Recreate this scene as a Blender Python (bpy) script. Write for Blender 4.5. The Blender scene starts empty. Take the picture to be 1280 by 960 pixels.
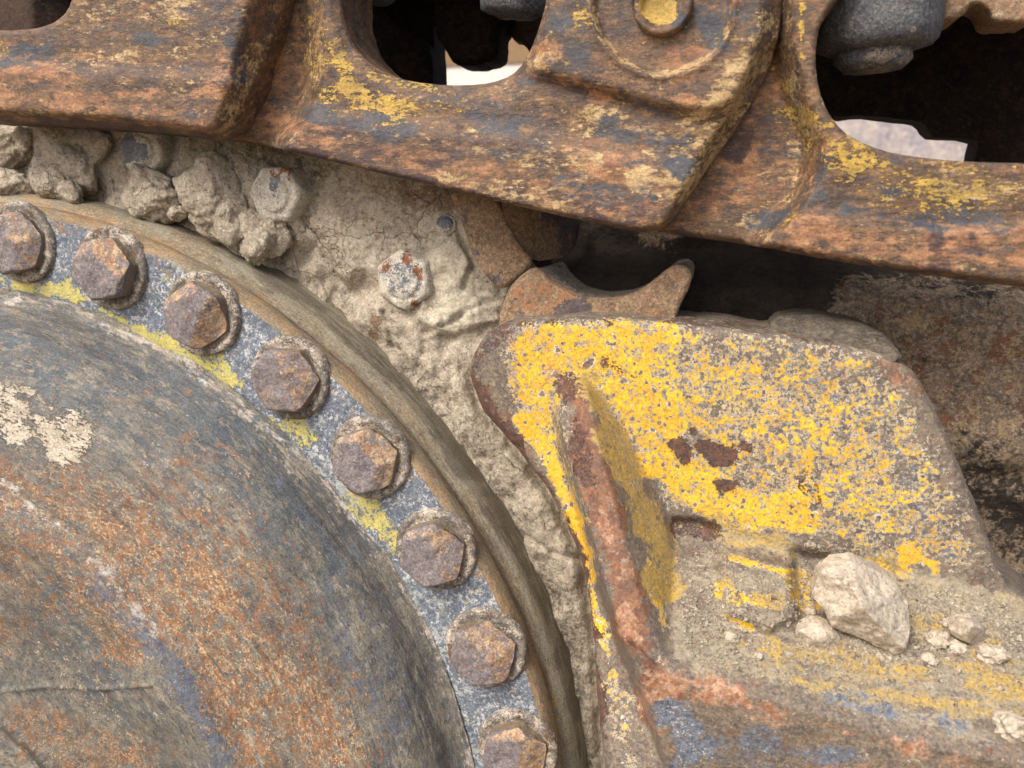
import bpy, math, random
import numpy as np
from mathutils import Matrix, Vector

# ------------------------------------------------------------------ scene, camera, light
S = 0.0005                       # metres per drawing unit (one unit ~ one photo pixel at the bolt plane)
ZOFF = 0.62                      # height of the drawing origin above the ground
AX, AY, D = -0.2538988890971028, 0.21172879764742833, 1000.0
EXPOSURE = 0.84
sc = bpy.context.scene
Rz = np.array([[math.cos(AX), -math.sin(AX), 0], [math.sin(AX), math.cos(AX), 0], [0, 0, 1]])
Rx = np.array([[1, 0, 0], [0, math.cos(AY), -math.sin(AY)], [0, math.sin(AY), math.cos(AY)]])
R = Rx @ Rz
CAM = R.T @ np.array([0, -D, 0])

cam_data = bpy.data.cameras.new('camera')
cam = bpy.data.objects.new('camera', cam_data)
sc.collection.objects.link(cam)
sc.camera = cam
right = R.T @ np.array([1, 0, 0]); fwd = R.T @ np.array([0, 1, 0]); up = R.T @ np.array([0, 0, 1])
M = Matrix([[right[0], up[0], -fwd[0]], [right[1], up[1], -fwd[1]], [right[2], up[2], -fwd[2]]]).to_4x4()
M.translation = Vector((CAM[0]*S, CAM[1]*S, CAM[2]*S+ZOFF))
cam.matrix_world = M
cam_data.sensor_width = 36
cam_data.lens = 36*D/1280
cam_data.clip_start = 0.01
cam_data.clip_end = 400
cam_data.dof.use_dof = True
cam_data.dof.focus_distance = 0.53
cam_data.dof.aperture_fstop = 7.0

SUN_EL, SUN_AZ = math.radians(46), math.radians(-24)     # azimuth measured from straight behind the camera towards the left
w = bpy.data.worlds.new('World'); sc.world = w; w.use_nodes = True
nt = w.node_tree; bg = nt.nodes['Background']
sky = nt.nodes.new('ShaderNodeTexSky'); sky.sky_type = 'NISHITA'; sky.sun_disc = False
sdir = Vector((math.sin(SUN_AZ)*math.cos(SUN_EL), -math.cos(SUN_AZ)*math.cos(SUN_EL), math.sin(SUN_EL)))
sky.sun_elevation = SUN_EL
sky.sun_rotation = math.atan2(sdir.x, sdir.y)
sky.air_density = 0.7; sky.dust_density = 4.0; sky.ozone_density = 0.6
nt.links.new(sky.outputs[0], bg.inputs[0]); bg.inputs[1].default_value = 0.135
sd = bpy.data.lights.new('sun', 'SUN'); sun = bpy.data.objects.new('sun', sd); sc.collection.objects.link(sun)
sd.energy = 1.5; sd.angle = math.radians(22); sd.color = (1.0, 0.97, 0.92)
sun.rotation_euler = sdir.to_track_quat('Z', 'Y').to_euler()
vs = sc.view_settings
vs.view_transform = 'Standard'; vs.look = 'None'; vs.exposure = EXPOSURE; vs.gamma = 1; vs.use_curve_mapping = False

# ------------------------------------------------------------------ maths helpers
def proj(P):
    q = (np.asarray(P, float) - CAM) @ R.T
    return 640 + D*q[..., 0]/q[..., 1], 480 - D*q[..., 2]/q[..., 1]
def ray(px, py, Y):
    px = np.asarray(px, float); py = np.asarray(py, float)
    d = np.stack([px-640, np.full(px.shape, D), 480-py], -1) @ R
    t = (Y - CAM[1])/d[..., 1]
    return CAM + d*t[..., None]
def sstep(a, b, x):
    t = np.clip((x-a)/(b-a), 0, 1); return t*t*(3-2*t)
_rng = np.random.RandomState(7)
_perm = _rng.permutation(256); _perm = np.concatenate([_perm, _perm, _perm])
_grad = _rng.normal(size=(256, 3)); _grad /= np.linalg.norm(_grad, axis=1)[:, None]
def perlin(P):
    P = np.asarray(P, float); i = np.floor(P).astype(int); f = P - i; i &= 255
    u = f*f*f*(f*(f*6-15)+10)
    def g(a, b, c):
        h = _perm[_perm[_perm[(i[..., 0]+a) & 255]+((i[..., 1]+b) & 255)]+((i[..., 2]+c) & 255)]
        return (_grad[h]*(f-np.array([a, b, c]))).sum(-1)
    l = lambda a, b, t: a+(b-a)*t
    x0 = l(l(g(0,0,0), g(1,0,0), u[...,0]), l(g(0,1,0), g(1,1,0), u[...,0]), u[...,1])
    x1 = l(l(g(0,0,1), g(1,0,1), u[...,0]), l(g(0,1,1), g(1,1,1), u[...,0]), u[...,1])
    return l(x0, x1, u[..., 2])*1.6
def fbm(P, scale, octs=4, seed=0.0, rough=0.5):
    P = np.asarray(P, float)/scale + seed*13.37 + 0.31; a = 1.0; s = 0
    for k in range(octs):
        s = s + a*perlin(P*(2**k)); a *= rough
    return s
def P3(x, y): return np.stack([x, y, np.zeros_like(x)], -1)
def segdist(x, y, pts, closed=False):
    """distance to a polyline and nearest point"""
    pts = np.asarray(pts, float)
    if len(pts) == 1: pts = np.vstack([pts, pts+0.01])
    best = np.full(x.shape, 1e18); nx = np.zeros(x.shape); ny = np.zeros(x.shape)
    n = len(pts)
    for k in range(n if closed else n-1):
        a = pts[k]; b = pts[(k+1) % n]; ab = b-a; L = (ab**2).sum()+1e-9
        t = np.clip(((x-a[0])*ab[0]+(y-a[1])*ab[1])/L, 0, 1)
        qx = a[0]+t*ab[0]; qy = a[1]+t*ab[1]; d = (x-qx)**2+(y-qy)**2
        m = d < best; best = np.where(m, d, best); nx = np.where(m, qx, nx); ny = np.where(m, qy, ny)
    return np.sqrt(best), nx, ny
def inside(x, y, pts):
    c = np.zeros(x.shape, bool); n = len(pts)
    for k in range(n):
        x1, y1 = pts[k]; x2, y2 = pts[(k+1) % n]
        if y1 == y2: continue
        m = ((y1 > y) != (y2 > y)) & (x < (x2-x1)*(y-y1)/(y2-y1)+x1); c ^= m
    return c
def sdf(x, y, pts):
    d, _, _ = segdist(x, y, pts, True); return np.where(inside(x, y, pts), -d, d)
def smooth_poly(pts, it=2):
    pts = [tuple(map(float, p)) for p in pts]
    for _ in range(it):
        q = []
        for k in range(len(pts)):
            a, b = pts[k], pts[(k+1) % len(pts)]
            q += [(a[0]*.75+b[0]*.25, a[1]*.75+b[1]*.25), (a[0]*.25+b[0]*.75, a[1]*.25+b[1]*.75)]
        pts = q
    return pts
def blur(A, s, px):
    """separable gaussian, s in units, px = raster step"""
    s = s/px
    if s < .3: return A
    r = int(3*s)+1; k = np.exp(-np.arange(-r, r+1)**2/(2*s*s)); k /= k.sum()
    B = np.pad(A, r, mode='edge')
    B = sum(k[i]*B[:, i:i+A.shape[1]] for i in range(2*r+1))
    return sum(k[i]*B[i:i+A.shape[0], :] for i in range(2*r+1))

def paint(px, py, strokes, seed=1.0):
    """strokes: (points, radius, softness, value[, wobble]) -> local wear, paint and painted-shade masks on the surface"""
    v = np.zeros(px.shape); q = P3(px, py)
    n1 = fbm(q, 60, 3, seed); n2 = fbm(q, 14, 2, seed+3)
    for s in strokes:
        pts, r, soft, val = s[:4]; wob = s[4] if len(s) > 4 else 1.0
        if len(pts) > 2 and pts[0] == pts[-1]:
            d = sdf(px, py, pts[:-1])
        else: d = segdist(px, py, pts)[0]
        d = d + wob*(n1*min(r+8, 22)*.8 + n2*5)
        f = val*(1-sstep(r-soft/2, r+soft/2, d))
        v = np.where(np.abs(f) > np.abs(v), f, v) if val > 0 else v + f
    return v

# ------------------------------------------------------------------ object helpers
col = sc.collection
def thing(name, label, cat, loc=(0, 0, 0), group=None):
    o = bpy.data.objects.new(name, None); col.objects.link(o); o.empty_display_size = .02
    o.location = (loc[0]*S, loc[1]*S, loc[2]*S+ZOFF)
    o['label'] = label; o['category'] = cat; o['kind'] = 'thing'
    if group: o['group'] = group
    return o
def tag(o, label=None, cat=None, group=None, kind=None):
    if label: o['label'] = label
    if cat: o['category'] = cat
    if group: o['group'] = group
    if kind: o['kind'] = kind
    return o
def world_of(o):
    v = Vector((0, 0, 0)); p = o
    while p is not None: v += p.location; p = p.parent
    return np.array([v.x, v.y, v.z-ZOFF])/S
def build(name, V, F, mat, parent=None, loc=None, smooth=True, attrs=None, tc=None, normals=None):
    """V in drawing units (machine frame)"""
    V = np.asarray(V, float)
    base = world_of(parent) if parent is not None else np.zeros(3)
    org = base if loc is None else np.asarray(loc, float)
    me = bpy.data.meshes.new(name)
    F = F if isinstance(F, list) else [tuple(f) for f in F.tolist()]
    me.from_pydata(((V-org)*S).tolist(), [], F)
    me.polygons.foreach_set('use_smooth', [smooth]*len(me.polygons))
    T = V/100.0 if tc is None else tc
    a = me.attributes.new('tc', 'FLOAT_VECTOR', 'POINT'); a.data.foreach_set('vector', np.asarray(T, np.float32).ravel())
    for k, arr in (attrs or {}).items():
        a = me.attributes.new(k, 'FLOAT', 'POINT'); a.data.foreach_set('value', np.asarray(arr, np.float32))
    me.materials.append(mat); me.update()
    if normals is not None:
        me.normals_split_custom_set_from_vertices(normals.tolist())
    o = bpy.data.objects.new(name, me); col.objects.link(o)
    d = (org-base)*S
    if parent is not None: o.parent = parent; o.location = tuple(d)
    else: o.location = (org[0]*S, org[1]*S, org[2]*S+ZOFF)
    return o
def masks(V, masks_, seed=1.0):
    px, py = proj(V)
    return {k: paint(px, py, s, seed) for k, s in (masks_ or {}).items()}
def bilinear(A, x0, y0, st, x, y):
    u = np.clip((x-x0)/st, 0, A.shape[1]-1.001); v = np.clip((y-y0)/st, 0, A.shape[0]-1.001)
    i = u.astype(int); j = v.astype(int); fu = u-i; fv = v-j
    return (A[j, i]*(1-fu)+A[j, i+1]*fu)*(1-fv)+(A[j+1, i]*(1-fu)+A[j+1, i+1]*fu)*fv

def relief(names, outline, depth, mat, parent, step=4, rnd=8, thick=60, holes=(), smooth_it=2, blur_s=0,
           disp=((70, 1.2), (12, .35)), m=None, seed=1.0, regions=None, rnd_depth=None, edge_noise=0, loc=None, edge_blur=True):
    """a solid seen from the front: traced outline, true depth field, rounded edge and a skirt going straight back"""
    pts = smooth_poly(outline, smooth_it) if smooth_it else list(outline)
    hs = [smooth_poly(h, smooth_it) if smooth_it else list(h) for h in holes]
    A = np.array(pts); x0, y0 = A.min(0)-step*2; x1, y1 = A.max(0)+step*2
    xs = np.arange(x0, x1+step, step); ys = np.arange(y0, y1+step, step)
    X, Y = np.meshgrid(xs, ys)
    sd = sdf(X, Y, pts)
    for h in hs: sd = np.maximum(sd, -sdf(X, Y, h))
    if edge_noise: sd = sd + edge_noise*fbm(P3(X, Y), 40, 4, seed+9)
    Z = np.asarray(depth(X, Y), float)+np.zeros(X.shape)
    if blur_s: Z = blur(Z, blur_s, step)
    ny, nx = X.shape
    ctr = (sd[:-1, :-1]+sd[1:, :-1]+sd[:-1, 1:]+sd[1:, 1:])/4 < 0
    used = np.zeros((ny, nx), bool)
    used[:-1, :-1] |= ctr; used[1:, :-1] |= ctr; used[:-1, 1:] |= ctr; used[1:, 1:] |= ctr
    full = np.zeros((ny+1, nx+1), bool); full[1:ny, 1:nx] = ctr
    cnt = full[:-1, :-1].astype(int)+full[1:, :-1]+full[:-1, 1:]+full[1:, 1:]
    bnd = used & (cnt < 4)
    gx, gy = X.copy(), Y.copy()
    if bnd.any():
        bx, by = X[bnd], Y[bnd]
        if edge_noise:
            gyy, gxx = np.gradient(sd, step)
            L = np.hypot(gxx, gyy)+1e-6
            gx[bnd] = bx-(sd*gxx/L)[bnd]; gy[bnd] = by-(sd*gyy/L)[bnd]
        else:
            best = None
            for poly in [pts]+hs:
                d, qx, qy = segdist(bx, by, poly, True)
                if best is None: best = (d, qx, qy)
                else:
                    mm = d < best[0]; best = tuple(np.where(mm, a, b) for a, b in zip((d, qx, qy), best))
            gx[bnd], gy[bnd] = best[1], best[2]
    sd2 = np.where(bnd, 0, sd)
    dep = bilinear(Z, x0, y0, step, gx, gy)
    rd = rnd if rnd_depth is None else rnd_depth
    if rnd > 0:
        t = np.clip(-sd2/rnd, 0, 1)
        rw = rd
        if regions is None or True:
            dep = dep + rw*(1-np.sqrt(np.maximum(0, 1-(1-t)**2)))
    P = ray(gx, gy, dep)
    for sc_, am in disp:
        P[..., 1] += am*fbm(P, sc_, 3, seed)
    idx = -np.ones((ny, nx), int); idx[used] = np.arange(used.sum())
    V = P[used]
    j, i = np.nonzero(ctr)
    Q = np.stack([idx[j, i], idx[j+1, i], idx[j+1, i+1], idx[j, i+1]], 1)
    # vertex normals of the front sheet
    tn = np.cross(V[Q[:, 2]]-V[Q[:, 0]], V[Q[:, 3]]-V[Q[:, 1]])
    N = np.zeros_like(V)
    for k in range(4): np.add.at(N, Q[:, k], tn)
    N /= np.linalg.norm(N, axis=1)[:, None]+1e-12
    if (N[:, 1]).mean() > 0: N = -N
    qx = (gx[used])[Q].mean(1); qy = (gy[used])[Q].mean(1)
    if isinstance(names, str):
        groups = [(names, np.ones(len(Q), bool), mat)]
    else:
        groups = []; left = np.ones(len(Q), bool)
        for nm, poly, mt in names:
            s = left & (inside(qx, qy, poly) if poly is not None else True)
            left &= ~s; groups.append((nm, s, mt))
    # boundary edges
    E = np.concatenate([Q[:, [0, 1]], Q[:, [1, 2]], Q[:, [2, 3]], Q[:, [3, 0]]]); owner = np.tile(np.arange(len(Q)), 4)
    key = np.minimum(E[:, 0], E[:, 1]).astype(np.int64)*(len(V)+1)+np.maximum(E[:, 0], E[:, 1])
    u, inv, c = np.unique(key, return_inverse=True, return_counts=True)
    single = c[inv] == 1
    EB = E[single]; OB = owner[single]
    out = []
    for nm, s, mt in groups:
        if not s.any(): continue
        q = Q[s]; eb = EB[s[OB]]
        uv, inv2 = np.unique(q, return_inverse=True); q2 = inv2.reshape(q.shape)
        VV = [V[uv]]; NN = [N[uv]]; FF = [tuple(f) for f in q2.tolist()]
        n0 = len(uv)
        if len(eb) and thick > 0:
            bv = np.unique(eb); mp = {v: k for k, v in enumerate(bv.tolist())}
            ou = np.zeros((len(bv), 3))
            for a, b in eb:
                dd = V[b]-V[a]; nn = np.cross(dd, [0, 1, 0]); L = np.linalg.norm(nn)+1e-9
                ou[mp[a]] += nn/L; ou[mp[b]] += nn/L
            ou /= np.linalg.norm(ou, axis=1)[:, None]+1e-9
            gyy_, gxx_ = np.gradient(sd, step); G_ = np.stack([gxx_[used], 0*gxx_[used], -gyy_[used]], 1)[bv]
            ou *= np.where((ou*G_).sum(1) < 0, -1, 1)[:, None]
            lay = [0, .12, .4, 1.0]; k0 = n0
            for li, f in enumerate(lay):
                W = V[bv].copy(); W[:, 1] += f*thick
                if li: W += ou*(fbm(W, 25, 3, seed+2)*1.5)[:, None]
                VV.append(W); NN.append(ou)
            nb = len(bv)
            # make sure outward direction is right
            for a, b in eb.tolist():
                ia, ib = mp[a], mp[b]
                for li in range(len(lay)-1):
                    o1 = n0+li*nb; o2 = o1+nb
                    FF.append((o1+ib, o1+ia, o2+ia, o2+ib))
        VV = np.vstack(VV); NN = np.vstack(NN)
        tv = VV/100.0
        at = masks(VV, m, seed)
        ob = build(nm, VV, FF, mt, parent, attrs=at, normals=None, loc=loc)
        if len(groups) > 1:
            nrm = NN.copy()
            ob.data.normals_split_custom_set_from_vertices(nrm.tolist())
        out.append(ob)
    return out[0] if len(out) == 1 else out

def revolve(name, prof, cx, cz, mat, parent, th0, th1, n, disp=(), m=None, seed=1.0, loc=None, extra=None):
    """prof: list of (r, Y); disp along profile normal"""
    prof = np.array(prof, float)
    th = np.radians(np.linspace(th0, th1, n))
    seg = np.concatenate([[0], np.cumsum(np.hypot(*np.diff(prof, axis=0).T))])
    tang = np.gradient(prof, axis=0); nr = np.stack([-tang[:, 1], tang[:, 0]], 1); nr /= np.linalg.norm(nr, axis=1)[:, None]+1e-9
    TH, K = np.meshgrid(th, np.arange(len(prof)), indexing='ij')
    r = prof[K, 0]; Y = prof[K, 1]
    tc = np.stack([TH*9.0, seg[K]/100, np.full(TH.shape, seed)], -1)
    off = np.zeros(r.shape)
    for sx, sy, am in disp:
        if prof[:, 0].min() < 100:
            off += am*fbm(np.stack([r*np.cos(TH)/sx, r*np.sin(TH)/sx, Y/sx], -1), 1.0, 4, seed, .5); continue
        q = np.stack([TH*900/sx, seg[K]/sy, np.zeros(TH.shape)+seed], -1); off += am*fbm(q, 1.0, 4, seed, .55)
    if extra is not None: off += extra(TH, r, Y)
    r = r+off*nr[K, 0]; Y = Y+off*nr[K, 1]
    V = np.stack([cx+r*np.cos(TH), Y, cz+r*np.sin(TH)], -1).reshape(-1, 3)
    k = len(prof); F = []
    for a in range(n-1):
        b = a*k
        F += [(b+i, b+i+1, b+k+i+1, b+k+i) for i in range(k-1)]
    tc = tc.reshape(-1, 3)
    if prof[:, 0].min() < 100:
        rr = np.hypot(V[:, 0]-cx, V[:, 2]-cz); tc = np.where((rr < 252)[:, None], V/100*np.array([.8, 1, .8])+3.3, tc)
    return build(name, V, F, mat, parent, attrs=masks(V, m, seed), tc=tc, loc=loc)

# ------------------------------------------------------------------ materials
def lin(c):
    lm = .3*c[0]+.55*c[1]+.15*c[2]; c = [min(255, max(2, lm+(x-lm)*SAT))/255 for x in c]; return tuple([(x/12.92 if x <= .04045 else ((x+.055)/1.055)**2.4)*KALB for x in c])+(1,)
KALB = 0.88; SAT = .94
def weathered(name, base, layers, bump=((25, 1.2), (6, .8)), rough=.85, base_scale=3.0, spec=.25, stretch=(1, 1, 1), rot=0, cracks=None, grit=.5, seed=0.0, dust=.05, bd=2.0):
    """base: three colours mixed by noise; layers: dicts col=(a,b) cov attr gain scale sharp stretch height rough"""
    mt = bpy.data.materials.new(name); mt.use_nodes = True; n = mt.node_tree.nodes; L = mt.node_tree.links
    bs = n['Principled BSDF']; bs.inputs['Specular IOR Level'].default_value = spec
    at = n.new('ShaderNodeAttribute'); at.attribute_name = 'tc'
    mp0 = n.new('ShaderNodeMapping'); mp0.inputs['Rotation'].default_value = (0, math.radians(rot), 0)
    L.new(at.outputs['Vector'], mp0.inputs['Vector']); co = mp0.outputs[0]
    oi = n.new('ShaderNodeObjectInfo')
    def math_(op, a, b=None, c=None, clamp=False):
        x = n.new('ShaderNodeMath'); x.operation = op; x.use_clamp = clamp
        for i, v in enumerate((a, b, c)):
            if v is None: continue
            if isinstance(v, (int, float)): x.inputs[i].default_value = v
            else: L.new(v, x.inputs[i])
        return x.outputs[0]
    def noise(scale, det=6, rough_=.6, st=(1, 1, 1), off=0.0, dist=0.0):
        mp = n.new('ShaderNodeMapping'); mp.inputs['Scale'].default_value = st; mp.inputs['Location'].default_value = (off, off*1.7, off*.6)
        L.new(co, mp.inputs['Vector'])
        x = n.new('ShaderNodeTexNoise'); x.inputs['Scale'].default_value = scale; x.inputs['Detail'].default_value = det
        x.inputs['Roughness'].default_value = rough_; x.inputs['Distortion'].default_value = dist
        L.new(mp.outputs[0], x.inputs['Vector']); return x.outputs['Fac']
    def mix(f, a, b, blend='MIX'):
        x = n.new('ShaderNodeMix'); x.data_type = 'RGBA'; x.blend_type = blend
        if isinstance(f, (int, float)): x.inputs[0].default_value = f
        else: L.new(f, x.inputs[0])
        for i, v in ((6, a), (7, b)):
            if isinstance(v, tuple): x.inputs[i].default_value = v
            else: L.new(v, x.inputs[i])
        return x.outputs[2]
    f1 = noise(base_scale, 8, .65, stretch, 1+seed); f2 = noise(base_scale*3.1, 6, .7, stretch, 5+seed)
    c = mix(math_('MULTIPLY_ADD', f1, 5, -2.0, clamp=True), lin(base[0]), lin(base[1]))
    c = mix(math_('MULTIPLY_ADD', f2, 6, -2.9, clamp=True), c, lin(base[2]))
    f3 = noise(base_scale*6, 8, .8, stretch, 9+seed); c = mix(math_('MULTIPLY_ADD', f3, 8, -4.2, clamp=True), c, lin([x*.5 for x in base[1]]))
    height = math_('MULTIPLY', f2, .5)
    rgh = rough
    for k, l in enumerate(layers):
        off = 11.0*(k+1)+seed
        st = l.get('stretch', stretch)
        nz = noise(l.get('scale', 4), l.get('detail', 9), l.get('nrough', .68), st, l.get('off', off), l.get('dist', 0))
        nz2 = noise(l.get('scale', 4)*4.5, 4, .7, st, l.get('off', off)+3); fw = l.get('fw', .5); nz = math_('MULTIPLY_ADD', nz2, fw, math_('MULTIPLY', nz, 1-fw*.8))
        v = math_('MULTIPLY_ADD', nz, 9.0, -4.5*(1+fw*.2)+l.get('cov', 0))
        if l.get('attr'):
            aa = n.new('ShaderNodeAttribute'); aa.attribute_name = l['attr']
            v = math_('MULTIPLY_ADD', aa.outputs['Fac'], l.get('gain', 1.0), v)
        for psc, pdens, pk in l.get('pits', ()):
            wob = n.new('ShaderNodeVectorMath'); wob.operation = 'MULTIPLY_ADD'; nn_ = n.new('ShaderNodeTexNoise'); nn_.inputs['Scale'].default_value = psc*1.6; nn_.inputs['Detail'].default_value = 4
            L.new(co, nn_.inputs['Vector']); L.new(nn_.outputs['Color'], wob.inputs[0]); wob.inputs[1].default_value = (.9/psc,)*3; L.new(co, wob.inputs[2])
            vo = n.new('ShaderNodeTexVoronoi'); vo.inputs['Scale'].default_value = psc; L.new(wob.outputs[0], vo.inputs['Vector'])
            sp = n.new('ShaderNodeSeparateColor'); L.new(vo.outputs['Color'], sp.inputs[0])
            lim = math_('MULTIPLY_ADD', sp.outputs[0], .75, pdens)          # per-cell pit radius, many cells have none
            pit = math_('MULTIPLY_ADD', math_('SUBTRACT', lim, vo.outputs['Distance']), 9, pk, clamp=True)
            v = math_('MULTIPLY_ADD', pit, -4.0, v)
        v = math_('MULTIPLY_ADD', v, l.get('sharp', 2.0), .5, clamp=True)
        if 'opacity' in l: v = math_('MULTIPLY', v, l['opacity'])
        nc = noise(l.get('cscale', 7), 6, .7, st, off+7)
        cc = mix(math_('MULTIPLY_ADD', nc, 6, -2.5, clamp=True), lin(l['col'][0]), lin(l['col'][1]))
        c = mix(v, c, cc)
        if l.get('height'): height = math_('MULTIPLY_ADD', v, l['height'], height)
    if dust:       # thin film of dry dust
        dn = noise(2.3, 8, .75, (1, 1, 1), 31); c = mix(math_('MULTIPLY_ADD', dn, dust*5, dust-dust*2.5, clamp=True), c, lin((172, 158, 134)))
    if grit:       # sand-grain albedo variation
        g = noise(30, 5, .8, (1, 1, 1), 77)
        gv = math_('MULTIPLY_ADD', g, grit*5, 1-grit*2.5)
        cb = n.new('ShaderNodeCombineColor'); [L.new(gv, cb.inputs[i]) for i in range(3)]
        c = mix(1.0, c, cb.outputs[0], 'MULTIPLY')
    if cracks:
        vo = n.new('ShaderNodeTexVoronoi'); vo.feature = 'DISTANCE_TO_EDGE'; vo.inputs['Scale'].default_value = cracks[0]
        nn = n.new('ShaderNodeTexNoise'); nn.inputs['Scale'].default_value = cracks[0]*1.5; nn.inputs['Detail'].default_value = 5; L.new(co, nn.inputs['Vector'])
        ad = n.new('ShaderNodeVectorMath'); ad.operation = 'MULTIPLY_ADD'; L.new(nn.outputs['Color'], ad.inputs[0]); ad.inputs[1].default_value = (.9/cracks[0],)*3; L.new(co, ad.inputs[2])
        L.new(ad.outputs[0], vo.inputs['Vector'])
        cf = math_('MULTIPLY', vo.outputs['Distance'], 1/cracks[1], clamp=True)
        gate = math_('MULTIPLY_ADD', noise(.8, 3, .5, (1, 1, 1), 40), 8, -3.1, clamp=True)
        cf = math_('MAXIMUM', cf, gate)
        height = math_('MULTIPLY_ADD', cf, cracks[2], height)
    L.new(c, bs.inputs['Base Color'])
    rr = math_('MULTIPLY_ADD', f2, .5, rough-.25, clamp=True); L.new(rr, bs.inputs['Roughness'])
    h = math_('MULTIPLY', height, 1.0)
    for sc_, am in bump:
        h = math_('MULTIPLY_ADD', noise(100/sc_, 5, .65, stretch, 90+sc_), am, h)
    bp = n.new('ShaderNodeBump'); bp.inputs['Strength'].default_value = 1.0; bp.inputs['Distance'].default_value = bd*S
    L.new(h, bp.inputs['Height']); L.new(bp.outputs[0], bs.inputs['Normal'])
    return mt
def plain(name, colr, rough=.8):
    return weathered(name, (colr, tuple(int(x*.8) for x in colr), tuple(min(255, int(x*1.15)) for x in colr)), [], rough=rough)

YEL = ((224, 176, 62), (196, 152, 58))
M_link = weathered('rusty_link_steel', ((110, 80, 54), (66, 52, 46), (140, 106, 70)), [
    dict(col=((174, 124, 82), (128, 84, 56)), cov=-.7, attr='m1', gain=1.15, scale=1.8, sharp=1.2, stretch=(.42, 1, 1), cscale=9, nrough=.74),
    dict(col=((194, 164, 112), (162, 130, 84)), cov=-.82, attr='m2', gain=1.15, scale=5, sharp=2.2, stretch=(.45, 1, 1), nrough=.76),
    dict(col=((54, 58, 68), (72, 74, 80)), cov=-.8, attr='m3', gain=1.2, scale=2.6, sharp=1.2, stretch=(.4, 1, 1), nrough=.74),
    dict(col=((74, 50, 44), (58, 42, 44)), cov=-.65, attr='m5', gain=1.1, scale=2.2, sharp=1.3, stretch=(.4, 1, 1), nrough=.76),
    dict(col=((214, 192, 156), (196, 168, 128)), cov=-1.2, scale=14, sharp=5, nrough=.8, stretch=(.5, 1, 1), opacity=.85),
    dict(col=((196, 158, 62), (160, 130, 58)), cov=-1.25, attr='m4', gain=1.4, scale=6, sharp=8, nrough=.74, height=.5, fw=.6, pits=((11, -.38, .1),)),
    ], bump=((9, .7), (4, .8)), base_scale=3.0, stretch=(.45, 1, 1), spec=.4, rough=.62, bd=1.5)
M_bracket = weathered('chipped_yellow_paint', ((126, 112, 94), (98, 88, 82), (150, 134, 110)), [
    dict(col=((140, 92, 60), (104, 70, 54)), cov=-.8, attr='m3', gain=1.25, scale=4, sharp=2.2, nrough=.75),
    dict(col=((160, 148, 124), (134, 122, 102)), cov=-1.15, attr='m2', gain=1.35, scale=3.5, sharp=1.7, stretch=(.6, 1, 1), cscale=12),
    dict(col=((214, 206, 186), (188, 178, 160)), cov=-1.1, attr='m4', gain=1.5, scale=4.5, off=61, sharp=6, nrough=.74, fw=.55, pits=((12, -.34, -.3), (5.5, -.40, -.25), (2.8, -.52, -.15))),
    dict(col=((242, 190, 40), (232, 174, 40)), cov=-1.42, attr='m4', gain=1.5, scale=4.5, off=61, sharp=10, nrough=.74, fw=.55, pits=((12, -.34, .25), (5.5, -.40, .25), (2.8, -.52, .3)), height=.9, cscale=2),
    dict(col=((190, 156, 70), (168, 142, 84)), cov=-1.4, attr='m8', gain=1.3, scale=3, sharp=1.4, stretch=(.35, 1, 1), nrough=.75, cscale=9),
    dict(col=((170, 152, 112), (150, 134, 100)), cov=-1.4, attr='m7', gain=1.5, scale=4, sharp=1.4, opacity=.8),
    dict(col=((112, 74, 58), (78, 58, 54)), cov=-1.2, attr='m5', gain=1.5, scale=7, sharp=3.5, height=-.6, nrough=.75, cscale=14),
    dict(col=((154, 100, 66), (192, 152, 122)), cov=-1.15, attr='m1', gain=1.2, scale=3, sharp=1.1, cscale=10, nrough=.76),
    dict(col=((82, 90, 106), (118, 126, 138)), cov=-1.15, attr='m6', gain=1.35, scale=5, sharp=1.5, cscale=14, nrough=.75),
    dict(col=((222, 218, 208), (206, 202, 196)), cov=-1.5, attr='m6', gain=.7, scale=12, sharp=4, nrough=.8, opacity=.85),
    ], bump=((12, .6), (5, .7)), base_scale=6, spec=.35, rough=.68, bd=1.6)
M_ring = weathered('blue_grey_worn_steel', ((108, 118, 132), (82, 94, 110), (138, 146, 156)), [
    dict(col=((210, 210, 204), (190, 194, 192)), cov=-.35, scale=5, sharp=2.4, nrough=.8, opacity=.85),
    dict(col=((150, 120, 96), (130, 106, 88)), cov=-1.0, attr='m1', gain=1.2, scale=5, sharp=3),
    dict(col=((208, 192, 96), (182, 176, 112)), cov=-1.0, attr='m4', gain=1.45, scale=4, sharp=3.0, height=.3),
    dict(col=((176, 180, 172), (158, 164, 160)), cov=-1.2, attr='m2', gain=1.4, scale=3, sharp=1.5),
    ], bump=((16, .6), (6, .5)), base_scale=5, spec=.35, rough=.7)
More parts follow.
